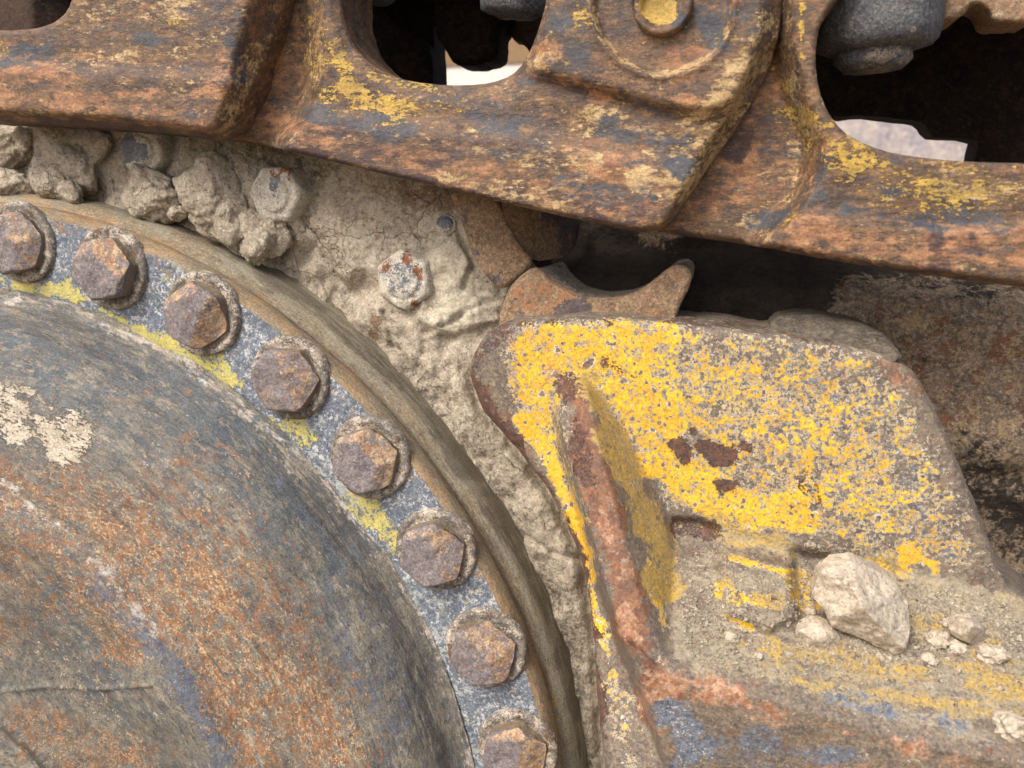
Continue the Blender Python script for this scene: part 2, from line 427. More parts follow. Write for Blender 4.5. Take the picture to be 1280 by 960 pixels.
M_hub = weathered('scoured_rusty_hub_steel', ((128, 120, 104), (88, 92, 94), (156, 146, 124)), [
    dict(col=((90, 98, 102), (74, 84, 90)), cov=-.75, attr='m3', gain=1.0, scale=3.5, sharp=1.6, stretch=(.4, 1, 1), nrough=.75),
    dict(col=((160, 112, 74), (120, 84, 56)), cov=-1.1, attr='m1', gain=1.2, scale=2.2, sharp=1.5, stretch=(.4, 1, 1), cscale=12, nrough=.8, fw=.7),
    dict(col=((204, 170, 126), (180, 150, 110)), cov=-1.25, attr='m1', gain=.8, scale=7, sharp=2.6, stretch=(.5, 1, 1), nrough=.8, fw=.7),
    dict(col=((62, 64, 66), (74, 70, 64)), cov=-.9, attr='m6', gain=1.0, scale=2.6, sharp=1.8, stretch=(.14, 1.2, 1), nrough=.8, opacity=.85),
    dict(col=((48, 52, 58), (66, 62, 58)), cov=-.15, scale=1.1, sharp=1.2, stretch=(.22, 1, 1), nrough=.72, fw=.3, opacity=.4),
    dict(col=((168, 166, 154), (146, 144, 134)), cov=-1.0, scale=6, sharp=2.2, stretch=(.2, 1, 1), nrough=.8, opacity=.7),
    dict(col=((198, 184, 160), (170, 156, 134)), cov=-1.2, attr='m2', gain=1.4, scale=7, sharp=2.6, height=1.0),
    dict(col=((74, 80, 94), (102, 108, 120)), cov=-1.2, attr='m5', gain=1.35, scale=4, sharp=1.6, stretch=(.5, 1, 1), nrough=.75),
    dict(col=((186, 184, 174), (176, 158, 142)), cov=-1.3, attr='m4', gain=1.6, scale=4, sharp=1.3, nrough=.75),
    ], bump=((10, .8), (4, 1.1)), base_scale=2.6, stretch=(.35, 1, 1), spec=.4, rough=.66, grit=.6, bd=1.5)
M_rim = weathered('mud_streaked_rim_steel', ((144, 128, 102), (122, 108, 88), (164, 150, 124)), [
    dict(col=((150, 144, 124), (126, 120, 102)), cov=-.75, attr='m2', gain=1.3, scale=3, sharp=1.5, stretch=(.25, 1, 1), nrough=.75),
    dict(col=((88, 68, 50), (74, 60, 48)), cov=-.95, attr='m5', gain=1.0, scale=6, sharp=1.6, stretch=(.2, 1.2, 1), nrough=.8, opacity=.6),
    dict(col=((172, 142, 104), (148, 116, 80)), cov=-1.05, attr='m1', gain=1.2, scale=6, sharp=2.2, stretch=(.3, 1, 1), nrough=.78),
    dict(col=((112, 104, 88), (94, 87, 74)), cov=-1.15, attr='m3', gain=1.4, scale=3, sharp=1.6, stretch=(.2, 1, 1), nrough=.75),
    dict(col=((196, 180, 150), (176, 160, 130)), cov=-1.25, scale=12, sharp=4, stretch=(.2, 1, 1), nrough=.8, opacity=.8),
    ], bump=((12, .8), (5, .9)), base_scale=8, stretch=(.4, 1, 1), spec=.15, rough=.9, bd=1.4, dust=.15)
M_mud = weathered('dried_grey_mud', ((190, 176, 154), (168, 154, 134), (202, 190, 168)), [
    dict(col=((138, 116, 96), (152, 124, 98)), cov=-1.2, attr='m1', gain=1.3, scale=5, sharp=2.5),
    dict(col=((120, 112, 98), (108, 100, 88)), cov=-1.3, attr='m5', gain=1.1, scale=4, sharp=1.4),
    dict(col=((98, 78, 66), (130, 96, 74)), cov=-1.55, attr='m3', gain=1.0, scale=8, sharp=5),
    dict(col=((212, 200, 176), (198, 186, 162)), cov=-1.0, attr='m2', gain=1.2, scale=2.5, sharp=1.5),
    ], bump=((18, 1.6), (8, 1.8), (4, 1.2)), base_scale=3, spec=.1, rough=.95, cracks=(1.9, .02, 1.3), grit=.4)
M_cake = weathered('grey_brown_cake_mud', ((104, 96, 84), (84, 76, 68), (122, 112, 96)), [], bump=((20, 1.5), (6, 1.2)), base_scale=5, stretch=(.4, 1, 1), spec=.1, rough=.95)  # darker, streaked grey-brown mix for the mud cake
M_rock = weathered('pale_clay_rock', ((208, 192, 168), (190, 174, 150), (218, 204, 182)), [
    dict(col=((150, 134, 112), (166, 150, 128)), cov=-.9, scale=3, sharp=2),
    ], bump=((30, 2.2), (9, 1.4)), base_scale=4, spec=.1, rough=.95, grit=.25)
M_boltcap = weathered('worn_purple_grey_bolt_steel', ((120, 112, 120), (92, 86, 94), (150, 140, 142)), [
    dict(col=((132, 92, 72), (100, 72, 62)), cov=-.95, attr='m3', gain=1.0, scale=9, sharp=3),
    dict(col=((200, 168, 126), (156, 108, 72)), cov=-1.3, attr='m1', gain=1.45, scale=7, sharp=2.5, cscale=9),
    dict(col=((206, 196, 180), (176, 170, 160)), cov=-1.15, attr='m2', gain=1.2, scale=14, sharp=4),
    dict(col=((126, 108, 84), (112, 94, 72)), cov=-1.2, attr='m5', gain=1.6, scale=4, sharp=2.2),
    ], bump=((14, 1.0), (5, .8)), base_scale=7, spec=.35, rough=.7, dust=.2)
M_washer = weathered('dusty_washer_steel', ((126, 118, 106), (96, 90, 84), (158, 150, 136)), [
    dict(col=((200, 188, 172), (182, 166, 146)), cov=-.75, attr='m2', gain=1, scale=8, sharp=3),
    dict(col=((112, 86, 66), (96, 76, 60)), cov=-.8, attr='m5', gain=1, scale=6, sharp=3),
    ], bump=((14, .9), (5, .7)), base_scale=6, spec=.3, rough=.75)
M_mudbolt = weathered('mud_smeared_bolt', ((208, 200, 180), (186, 178, 160), (222, 214, 200)), [
    dict(col=((128, 132, 138), (104, 108, 118)), cov=-1.1, attr='m3', gain=1.5, scale=7, sharp=3),
    dict(col=((150, 96, 64), (118, 80, 62)), cov=-1.05, attr='m1', gain=1.2, scale=9, sharp=4),
    ], bump=((20, 1.0), (6, .9)), base_scale=5, spec=.15, rough=.9)
M_guide = weathered('scraped_brown_casting', ((150, 122, 92), (118, 94, 72), (172, 146, 114)), [
    dict(col=((166, 116, 78), (146, 98, 66)), cov=-.6, attr='m1', gain=1, scale=4, sharp=2),
    dict(col=((98, 84, 84), (80, 72, 76)), cov=-1.1, attr='m5', gain=1.4, scale=6, sharp=3),
    dict(col=((194, 170, 142), (180, 160, 140)), cov=-.9, scale=16, sharp=4),
    ], bump=((18, 1.0), (6, .8)), base_scale=5, spec=.25, rough=.8)
M_dark = weathered('shade_black_oily_steel', ((34, 26, 20), (20, 16, 14), (52, 38, 28)), [], base_scale=3, spec=.1, rough=.85, dust=0)  # black colour deepens the shade of the cavities behind the links
M_frame = weathered('dark_rusty_frame_steel', ((146, 126, 102), (100, 88, 76), (176, 154, 126)), [
    dict(col=((128, 88, 60), (106, 74, 54)), cov=-.85, attr='m1', gain=1, scale=4, sharp=2.5),
    dict(col=((168, 142, 100), (150, 126, 92)), cov=-1.2, attr='m4', gain=1, scale=4, sharp=5),
    dict(col=((28, 23, 20), (44, 36, 31)), cov=-.9, attr='m5', gain=1.7, scale=3, sharp=1.3, nrough=.75),  # near-black layer, paints the shade of the gap under the links
    ], bump=((25, 2.2), (8, 2.0)), base_scale=5, spec=.25, rough=.85)
M_nut = weathered('grey_scratched_nut_steel', ((96, 100, 106), (70, 76, 86), (132, 132, 128)), [
    dict(col=((150, 136, 116), (168, 152, 132)), cov=-.85, attr='m2', gain=1, scale=8, sharp=3),
    dict(col=((140, 92, 62), (120, 84, 62)), cov=-1.1, attr='m1', gain=1, scale=6, sharp=3),
    ], bump=((14, 1.6), (5, 1.4)), base_scale=7, spec=.35, rough=.75)
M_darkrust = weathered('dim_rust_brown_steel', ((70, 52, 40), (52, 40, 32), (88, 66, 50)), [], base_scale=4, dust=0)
M_wall_low = weathered('pale_sunlit_panel', ((238, 226, 216), (232, 218, 206), (246, 238, 230)), [], bump=((40, .2),), grit=.05, dust=0)
M_wall_top = weathered('brown_band_panel', ((150, 122, 88), (140, 112, 80), (160, 132, 98)), [], bump=((40, .2),), grit=.05, dust=0)
M_lilac = weathered('smudged_grey_sheet', ((188, 174, 164), (150, 144, 150), (204, 190, 176)), [
    dict(col=((226, 214, 196), (236, 226, 210)), cov=-1.2, scale=1.6, sharp=2)], bump=((40, .2),), grit=.1, base_scale=1.0, rough=.5, dust=0)
M_ground = weathered('trampled_dry_earth', ((150, 134, 110), (128, 112, 92), (168, 152, 126)), [], base_scale=.3, bump=((60, 2), (20, 1)), spec=.05, rough=.95, dust=0)

# ------------------------------------------------------------------ the setting
g = 200000
gz = -ZOFF/S
o = build('ground', [(-g, -g, gz), (g, -g, gz), (g, g, gz), (-g, g, gz)], [(0, 1, 2, 3)], M_ground, smooth=False); tag(o, kind='structure')

def boxmesh(x0, x1, y0, y1, z0, z1):
    V = [(x0, y0, z0), (x1, y0, z0), (x1, y1, z0), (x0, y1, z0), (x0, y0, z1), (x1, y0, z1), (x1, y1, z1), (x0, y1, z1)]
    F = [(0, 3, 2, 1), (4, 5, 6, 7), (0, 1, 5, 4), (1, 2, 6, 5), (2, 3, 7, 6), (3, 0, 4, 7)]
    return V, F
YW = 5200.0
zb = float(ray(600, 81, YW)[2])
t = thing('far_wall', 'pale sunlit wall with brown upper band seen through the track window', 'wall', (0, YW, gz))
for nm, z0, z1, mt in (('lower_panel', gz, zb, M_wall_low), ('upper_band', zb, zb+2600, M_wall_top)):
    V, F = boxmesh(-7000, 500, YW-(18 if nm == 'upper_band' else 0), YW+120, z0, z1); build(nm, V, F, mt, t, smooth=False)
xl = float(ray(1130, 170, 3600)[0])
V, F = boxmesh(xl-700, xl+900, 3600, 3640, gz, float(ray(1130, 100, 3600)[2]))
o = build('metal_sheet', V, F, M_lilac, smooth=False, loc=(xl, 3600, gz)); tag(o, 'smudged lilac grey metal sheet glimpsed through the right window of the track', 'sheet')

# ------------------------------------------------------------------ dark machinery behind, in a black enclosure added to keep light out
t = thing('added_dark_housing', 'black housing added behind the track links to keep light out', 'housing', (200, 480, -100))
relief('shade_rear_plate', [(-400, -300), (1700, -300), (1700, 1200), (-400, 1200)], lambda x, y: 470+0*x, M_dark, t, step=14, rnd=0, thick=60,
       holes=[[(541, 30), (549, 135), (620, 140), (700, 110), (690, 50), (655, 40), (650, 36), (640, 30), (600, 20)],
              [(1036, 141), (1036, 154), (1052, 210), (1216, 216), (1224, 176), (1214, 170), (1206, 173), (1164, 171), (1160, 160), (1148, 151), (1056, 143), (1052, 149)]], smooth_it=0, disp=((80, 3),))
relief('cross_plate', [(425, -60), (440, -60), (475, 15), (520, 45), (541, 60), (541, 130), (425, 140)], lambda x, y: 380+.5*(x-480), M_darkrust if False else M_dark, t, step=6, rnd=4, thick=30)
relief('shade_roof_plate', [(-200, -290), (1500, -290), (1500, -70), (-200, -70)], lambda x, y: 200+0*x, M_dark, t, step=14, rnd=0, thick=260, smooth_it=0)  # unseen plate added over the cavity to keep light out
relief('shade_sill_plate', [(600, 280), (1400, 330), (1400, 440), (1000, 430), (600, 420)], lambda x, y: 330+0*x, M_dark, t, step=10, rnd=6, thick=100, smooth_it=0)  # dark sheet added behind the shaded gap under the links
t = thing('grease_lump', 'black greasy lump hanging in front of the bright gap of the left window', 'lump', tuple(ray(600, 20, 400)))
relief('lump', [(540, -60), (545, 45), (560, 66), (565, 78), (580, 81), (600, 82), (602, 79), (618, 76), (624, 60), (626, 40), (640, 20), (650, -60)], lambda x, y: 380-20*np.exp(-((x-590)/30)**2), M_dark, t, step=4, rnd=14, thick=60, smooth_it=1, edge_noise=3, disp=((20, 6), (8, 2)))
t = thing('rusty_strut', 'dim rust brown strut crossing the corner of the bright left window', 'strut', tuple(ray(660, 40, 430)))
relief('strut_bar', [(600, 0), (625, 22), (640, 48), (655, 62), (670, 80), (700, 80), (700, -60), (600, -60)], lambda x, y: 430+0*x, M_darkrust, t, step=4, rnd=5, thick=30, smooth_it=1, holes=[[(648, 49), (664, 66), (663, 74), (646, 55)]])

# ------------------------------------------------------------------ frame behind right
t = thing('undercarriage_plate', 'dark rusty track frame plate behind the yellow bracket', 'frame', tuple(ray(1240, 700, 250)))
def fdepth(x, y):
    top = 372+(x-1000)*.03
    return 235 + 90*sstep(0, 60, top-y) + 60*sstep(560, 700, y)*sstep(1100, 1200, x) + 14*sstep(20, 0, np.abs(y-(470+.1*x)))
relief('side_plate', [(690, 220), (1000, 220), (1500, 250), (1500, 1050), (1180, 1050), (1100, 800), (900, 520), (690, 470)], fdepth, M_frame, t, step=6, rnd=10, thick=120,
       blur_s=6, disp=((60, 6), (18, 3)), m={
       'm5': [([(690, 220), (700, 420), (870, 400), (940, 360), (960, 260)], 90, 60, 2.4), ([(900, 290), (1020, 325), (1320, 360)], 10, 50, 1.5), ([(1230, 600), (1300, 680), (1300, 760)], 40, 90, .85), ([(960, 320), (1300, 372)], 16, 20, .4)],  # m5: cavity shade under the links painted into the colour
       'm1': [([(1010, 420), (1120, 440), (1280, 480)], 40, 60, .6), ([(980, 340), (1060, 350)], 14, 14, .6), ([(1255, 440)], 24, 30, .9), ([(1190, 515)], 26, 20, .9)],
       'm4': [([(1060, 420), (1280, 500), (1240, 560)], 50, 60, .6), ([(1110, 405), (1150, 400)], 12, 8, 1.2), ([(1265, 440)], 12, 8, 1.0), ([(1255, 540)], 12, 10, .9), ([(1200, 545)], 10, 10, .9), ([(1215, 520)], 10, 8, .8)]})

# ------------------------------------------------------------------ mud caked guard plate
t = thing('guard_plate', 'guard plate caked in dried grey mud between wheel and track links', 'guard plate', tuple(ray(540, 420, 165)))
def mdepth(x, y):
    b = 165-22*sstep(360, 300, x)
    d, _, _ = segdist(x, y, [(330, 240), (410, 300), (470, 380), (530, 460), (600, 540), (680, 640), (720, 720), (750, 830), (760, 1000)])
    b = b-22*np.exp(-(d/45)**2)
    b = b+20*np.exp(-(segdist(x, y, [(588, 470), (600, 508), (626, 538), (655, 572), (683, 607), (706, 650), (728, 700), (740, 765), (744, 820), (756, 960)])[0]/9)**2)
    b = b+18*sstep(30, 0, np.abs(segdist(x, y, [(395, 320), (430, 375), (455, 360)])[0]))
    q = P3(x, y); rg = sstep(455, 260, y)*sstep(430, 560, x)         # smooth upper right
    smooth_m = sdf(x, y, [(380, 210), (570, 250), (580, 300), (600, 360), (560, 300), (520, 330), (430, 330), (390, 290)])
    w_ = sstep(-10, 30, smooth_m)*.85+.15
    rough_ = fbm(q*np.array([1.3, .8, 1]), 55, 5, 3, .52)
    ridg = 1-np.abs(fbm(q, 70, 4, 8))*2
    b = b-w_*(13*rough_+5*ridg)
    for ln in ([(640, 372), (600, 380), (560, 405), (530, 415)], [(572, 292), (590, 330), (578, 360)], [(405, 320), (425, 350), (450, 372)], [(640, 660), (690, 690), (730, 700)], [(480, 390), (490, 430), (520, 470)], [(395, 215), (370, 260), (400, 300)]):
        b = b+9*np.exp(-((segdist(x, y, ln)[0]+3*fbm(q, 14, 2, 4))/3.2)**2)
    # slab plate of flaked mud near (560,330)
    s = sdf(x, y, [(530, 318), (572, 290), (590, 330), (580, 362), (620, 385), (628, 400), (560, 420), (520, 400), (528, 350)])
    b = b-12*sstep(3, -4, s)
    return b
relief('plate', [(-60, 120), (300, 150), (480, 205), (590, 240), (640, 300), (690, 380), (700, 430), (780, 560), (830, 1040), (560, 1040), (480, 700), (300, 460), (100, 300), (-60, 300)],
       mdepth, M_mud, t, step=3, rnd=0, thick=40, disp=((16, 2.4), (7, 1.4)), m={
       'm1': [([(400, 400), (450, 440)], 20, 30, .7), ([(470, 405), (465, 430)], 12, 14, 1.0), ([(455, 270), (470, 290)], 8, 8, 1.0, .6), ([(430, 280)], 6, 6, .9), ([(520, 300)], 6, 6, .8), ([(480, 240), (560, 245)], 12, 14, 1.1), ([(500, 262)], 6, 6, .9)],
       'm5': [([(250, 180), (330, 200), (420, 215)], 12, 20, 1.0), ([(520, 480), (600, 590), (660, 690), (710, 800), (735, 940)], 24, 40, .95), ([(430, 380), (500, 450)], 10, 20, .8)],
       'm3': [([(400, 235), (560, 260)], 10, 20, .55), ([(280, 200), (360, 215)], 20, 20, .5)],
       'm2': [([(556, 310), (560, 380)], 34, 16, 1.4), ([(590, 400)], 30, 20, .8), ([(430, 260), (500, 300)], 40, 40, .7), ([(560, 540), (650, 640)], 20, 20, .5)]})

def mud_bolt(px, py, r, ang, h, seed, ms):
    """round-shouldered hexagonal bolt head smeared with mud; one mesh, cap as child"""
    c = ray(px, py, 150-h); r *= 1.1
    n = 60; rings = [(0, 0), (.2, 0), (.4, 0), (.55, .5), (.6, 3.0), (.65, 5), (.72, 4.5), (.82, 4.5), (.92, 6), (.98, 10), (1.02, 16), (1.04, 26), (1.05, h+20)]
    V = []; F = []
    for k, (f, dy) in enumerate(rings):
        for a in range(n):
            th = 2*math.pi*a/n
            hx = math.cos(math.pi/6)/math.cos((th-ang+math.pi/6) % (math.pi/3)-math.pi/6)
            rr = r*f*(1+(hx-.93)*max(0, (f-.6)/.4)*.9)
            V.append((c[0]+rr*math.cos(th), c[1]+dy, c[2]+rr*math.sin(th)))
    for k in range(len(rings)-1):
        for a in range(n):
            b = (a+1) % n; F.append((k*n+a, k*n+b, (k+1)*n+b, (k+1)*n+a))
    V = np.array(V); V[:, 1] += 2.2*fbm(V, 18, 3, seed); V += (1.2*fbm(V, 12, 3, seed+1))[:, None]
    return build('bolt', V, F, M_mudbolt, t, attrs=masks(V, ms, seed), loc=c)
mud_bolt(172, 188, 34, .2, 40, 2, {'m3': [([(172, 190)], 15, 8, 1.6)]})
mud_bolt(340, 243, 37, .5, 38, 5, {'m3': [([(345, 235)], 12, 14, .8)], 'm1': [([(362, 215), (372, 250)], 5, 8, 1.2), ([(345, 215)], 5, 6, .9)]})
mud_bolt(501, 351, 38, .1, 22, 7, {'m3': [([(502, 352)], 20, 12, .75)], 'm1': [([(508, 322)], 4, 5, 1.3), ([(524, 340)], 5, 6, 1.2), ([(516, 378)], 4, 6, 1.2), ([(484, 330)], 4, 5, 1)]})
mud_bolt(556, 281, 15, .1, -4, 8, {'m3': [([(556, 281)], 16, 12, 1.3)]})

# ------------------------------------------------------------------ mud clods
def clod(name, cx, cy, Y, rx, rz, ry, seed, mat=M_mud, label=None, cat='mud clod', rough=.35, n=3, rot=0.0, facets=0, m=None, group=None):
    import bmesh
    bm = bmesh.new(); bmesh.ops.create_icosphere(bm, subdivisions=5, radius=1.0)
    V = np.array([v.co[:] for v in bm.verts]); F = [tuple(v.index for v in f.verts) for f in bm.faces]; bm.free()
    rs = np.random.RandomState(seed)
    U = V.copy()
    if facets:
        s = np.ones(len(V))*1.2
        for k in range(facets):
            d = rs.normal(size=3); d /= np.linalg.norm(d); dd = U@d
            s = np.minimum(s, np.where(dd > .05, rs.uniform(.62, .95)/np.maximum(dd, .05), 9))
        s = np.minimum(s, 1.15)
    else: s = np.ones(len(V))
    s = s*(1+rough*fbm(V, 1.1, 5, seed, .55)+rough*.15*fbm(V, .16, 3, seed))
    V = U*s[:, None]*np.array([rx, ry, rz])
    c, s_ = math.cos(rot), math.sin(rot)
    V = np.stack([V[:, 0]*c-V[:, 2]*s_, V[:, 1], V[:, 0]*s_+V[:, 2]*c], 1)
    ctr = ray(cx, cy, Y); V = V+ctr
    o = build(name, V, F, mat, loc=(ctr[0], ctr[1], V[:, 2].min()), tc=V/100+seed*3.1, attrs=masks(V, m, seed) if m else None)
    if label: tag(o, label, cat, group)
    return o
G = 'clods of dried mud packed above the wheel rim'
for a in [(18, 184, 140, 46, 36, 34, 11, 'dark topped mud clod at the far left under the left track link'),
          (96, 196, 138, 62, 52, 40, 12, 'wide mud clod between the far left clod and the blue capped bolt'),
          (16, 232, 112, 42, 24, 26, 13, 'small low mud clod at the left edge just above the wheel rim'),
          (70, 228, 112, 42, 36, 30, 14, 'cracked mud clod sitting on the wheel rim below the wide clod'),
          (190, 242, 112, 46, 34, 30, 15, 'rounded mud clod directly below the blue capped bolt'),
          (266, 256, 118, 50, 50, 40, 16, 'large lumpy mud clod left of the pale round bolt'),
          (328, 296, 128, 36, 42, 26, 17, 'mud clod hanging directly below the pale round bolt'),
          (222, 264, 105, 13, 13, 11, 18, 'pebble sized mud crumb between the two lumpy clods')]:
    clod('mud_clod', a[0], a[1], a[2]*1.0, a[3]*1.13, a[4]*1.13, a[5], a[6], M_mud, a[7], 'mud clod', rough=.3, group=G, facets=14, n=5)

# ------------------------------------------------------------------ guide block and hooked casting
t = thing('guide_block', 'scraped brown steel block wedged under the middle track link', 'guide block', tuple(ray(625, 320, 120)))
relief('block_face', [(560, 235), (612, 235), (630, 262), (640, 290), (652, 312), (668, 326), (655, 342), (632, 361), (618, 357), (600, 335), (588, 312), (580, 285), (572, 265)],
       lambda x, y: 118+.25*(x-600), M_guide, t, step=3, rnd=5, thick=10, smooth_it=1, m={'m5': [([(618, 345)], 16, 12, 1.0), ([(575, 262), (600, 330)], 4, 6, .6)]})
relief('curved_flank', [(625, 240), (720, 250), (720, 300), (705, 322), (690, 324), (668, 327), (650, 312), (638, 290), (628, 262)],
       lambda x, y: 122+1.1*(x-628)+.006*(x-628)**2, M_guide, t, step=3, rnd=0, thick=30, smooth_it=1, m={'m5': [([(690, 260), (720, 300)], 24, 30, 1.2)]})
t = thing('hooked_casting', 'rusty horn shaped casting curling up above the yellow bracket', 'casting', tuple(ray(745, 400, 120)))
relief('horn', [(630, 378), (636, 360), (652, 343), (666, 334), (676, 336), (692, 352), (715, 366), (745, 373), (780, 371), (805, 360), (826, 342), (838, 333), (850, 330), (860, 334), (865, 345), (862, 360), (848, 384), (836, 440), (700, 450), (630, 440), (622, 400)],
       lambda x, y: 112-14*sstep(760, 840, x), M_guide, t, step=2.5, rnd=6, thick=8, smooth_it=2, m={'m1': [([(660, 365), (700, 380)], 20, 20, .6)], 'm5': [([(640, 385), (660, 400)], 8, 14, .7), ([(700, 392), (725, 380)], 8, 10, 1.2), ([(830, 360), (845, 350)], 10, 14, .7)]})
# the hollow behind the horn's front edge, going back
def strip(name, pa, Ya, Yb, mat, parent, n=40, k=14, seed=1., m=None, lift=0):
    pa = np.array(pa, float); s = np.concatenate([[0], np.cumsum(np.hypot(*np.diff(pa, axis=0).T))]); u = np.linspace(0, s[-1], n)
    x = np.interp(u, s, pa[:, 0]); y = np.interp(u, s, pa[:, 1])
    V = []
    for j in range(k):
        f = j/(k-1); P = ray(x, y, Ya); P[:, 1] += (Yb-Ya)*f; P[:, 2] += lift*f
        P[:, 2] += 1.2*fbm(P*np.array([1, .15, 1]), 8, 3, seed); V.append(P)
    V = np.vstack(V); F = [(j*n+i, j*n+i+1, (j+1)*n+i+1, (j+1)*n+i) for j in range(k-1) for i in range(n-1)]
    return build(name, V, F, mat, parent, attrs=masks(V, m, seed), tc=V/100*np.array([1, .3, 1]))
strip('hollow', [(652, 346), (666, 337), (676, 339), (692, 354), (715, 368), (745, 375), (780, 373), (805, 362), (826, 345), (838, 336), (850, 333), (859, 337), (863, 346), (860, 360), (846, 384)], 112, 300, M_mud, t)

# ------------------------------------------------------------------ the wheel
WX, WZ, WR = -877.459, -722.611, 896.86
wheel = thing('drive_wheel', 'large bolted drive wheel with blue grey rim ring and rusty domed hub', 'wheel', (WX, 34, WZ-970))
TH0, TH1, NT = -30, 125, 620
rim_prof = [(938.5, 34), (940, 35), (944, 38), (947, 44), (949, 52), (950, 60), (949, 68), (945, 75), (943, 81), (948, 86), (956, 92), (961, 100), (963, 112), (964, 125), (965, 140), (966, 155), (967, 170), (967, 182), (964, 192), (955, 198), (930, 200)]
revolve('rim', rim_prof[::-1], WX, WZ, M_rim, wheel, TH0, TH1, NT, disp=((300, 60, 1.0), (200, 5, .8), (40, 4, .7)), seed=2.0, m={
    'm1': [([(0, 254), (60, 255), (140, 285), (230, 325), (320, 378), (440, 482), (500, 553), (570, 655), (640, 775), (700, 945)], 9, 14, 1.0)],
    'm3': [([(300, 318), (400, 385), (490, 460), (560, 540), (625, 635), (685, 735), (718, 830), (738, 960)], 14, 24, 1.15)],
    'm2': [([(300, 322), (400, 385), (500, 470), (560, 540), (620, 630), (680, 735), (715, 830), (735, 960)], 26, 30, 1.0), ([(0, 248), (100, 255), (200, 280)], 8, 10, .7)],
    'm5': [([(300, 350), (440, 458), (520, 545), (600, 660), (670, 790), (715, 960)], 7, 9, .7)]})
ring_prof = [(r, 34) for r in np.linspace(939, 836, 16)]+[(828, 34.2), (822, 34.8), (814, 37)]
revolve('bolt_ring', ring_prof[::-1], WX, WZ, M_ring, wheel, TH0, TH1, NT, disp=((60, 60, 1.5), (15, 15, .7)), seed=3.0, m={
    'm4': [([(0, 352), (30, 358), (75, 362)], 12, 8, 1.2), ([(75, 365), (120, 385), (170, 408), (225, 440), (260, 465), (290, 480)], 11, 9, 1.15), ([(255, 420), (275, 470), (300, 480)], 9, 8, .9), ([(170, 365), (180, 385)], 12, 10, .7),
           ([(355, 530), (385, 548)], 16, 12, .85), ([(455, 640), (470, 660), (490, 680)], 20, 14, .9), ([(60, 320)], 10, 10, .6), ([(300, 500), (350, 530)], 8, 10, .5)],
    'm2': [([(540, 750), (560, 850), (580, 940)], 20, 30, .7), ([(390, 560), (440, 630)], 8, 12, .8)],
    'm1': [([(30, 268), (130, 300), (230, 345)], 8, 12, .7), ([(400, 470), (520, 600), (610, 740)], 4, 8, .8)]})
hp = [(824, 33.5), (818, 33), (811, 31), (804, 27), (797, 20), (790, 10), (782, -3), (773, -16), (758, -34), (738, -47), (715, -60), (690, -72), (664, -83), (636, -93), (610, -101), (594, -104.5), (584, -106), (576, -110), (568, -118), (560, -126), (550, -131), (536, -133), (510, -131), (490, -129), (450, -127), (400, -122), (300, -122), (262, -124), (255, -128), (250, -140), (240, -146), (150, -150), (4, -150)]
hp = np.array(hp); ss = np.concatenate([[0], np.cumsum(np.hypot(*np.diff(hp, axis=0).T))]); uu = np.linspace(0, ss[-1], 190)
hp2 = list(zip(np.interp(uu, ss, hp[:, 0]), np.interp(uu, ss, hp[:, 1])))
def crack(TH, r, Y):
    x = WX+r*np.cos(TH); z = WZ+r*np.sin(TH)
    px, py = proj(np.stack([x, Y, z], -1))
    d = segdist(px, py, [(-60, 870), (0, 862), (60, 857), (130, 861), (190, 856)])[0]
    d2 = segdist(px, py, [(-40, 900), (0, 935), (30, 965)])[0]
    return -3.5*np.exp(-(d/2.4)**2) + 14*sstep(8, -8, (935+px*1.1)-py*1.0+0)*0
revolve('hub_dome', hp2[::-1], WX, WZ, M_hub, wheel, TH0, TH1, 700, disp=((220, 120, 6), (60, 30, 1.4), (14, 14, .8)), seed=4.0, extra=crack, m={
    'm1': [([(0, 590), (70, 560), (180, 620), (300, 720), (420, 840), (470, 960), (300, 960), (200, 800), (100, 660), (0, 620), (0, 590)], 10, 60, .95),
           ([(0, 620), (100, 720), (160, 800)], 40, 50, .9), ([(200, 600), (320, 720), (420, 880)], 40, 60, .75), ([(0, 700), (60, 760), (0, 800)], 30, 40, .75), ([(40, 920), (160, 940)], 40, 40, .8), ([(130, 480), (330, 600)], 10, 30, .5),
           ([(400, 800), (450, 920)], 14, 20, .8)],
    'm2': [([(0, 500), (30, 530), (80, 555)], 30, 26, 1.2), ([(0, 475), (40, 490)], 10, 10, .9), ([(60, 820), (150, 900), (60, 940)], 30, 60, .6)],
    'm3': [([(0, 440), (150, 480), (300, 560), (420, 680)], 50, 60, .8), ([(60, 760), (130, 850)], 40, 60, .8)],
    'm6': [([(60, 400), (160, 430), (280, 500), (380, 590), (460, 700), (520, 820), (560, 960)], 18, 60, .85)],
    'm5': [([(100, 425), (240, 490), (350, 590), (440, 730), (505, 880), (520, 960)], 14, 50, .7), ([(120, 735), (180, 790)], 10, 40, .8), ([(185, 795), (215, 830), (255, 900), (280, 960)], 14, 44, 1.1), ([(430, 800), (500, 950)], 24, 30, .7)],
    'm4': [([(0, 372), (90, 382), (150, 412), (230, 450), (310, 515), (380, 572), (430, 630), (485, 695), (540, 795), (578, 880), (590, 960)], 6, 22, .9, .3), ([(10, 610), (90, 680), (150, 735), (195, 790)], 6, 26, .75)]})  # pale fringe paints the light caught along the ring-side fillet

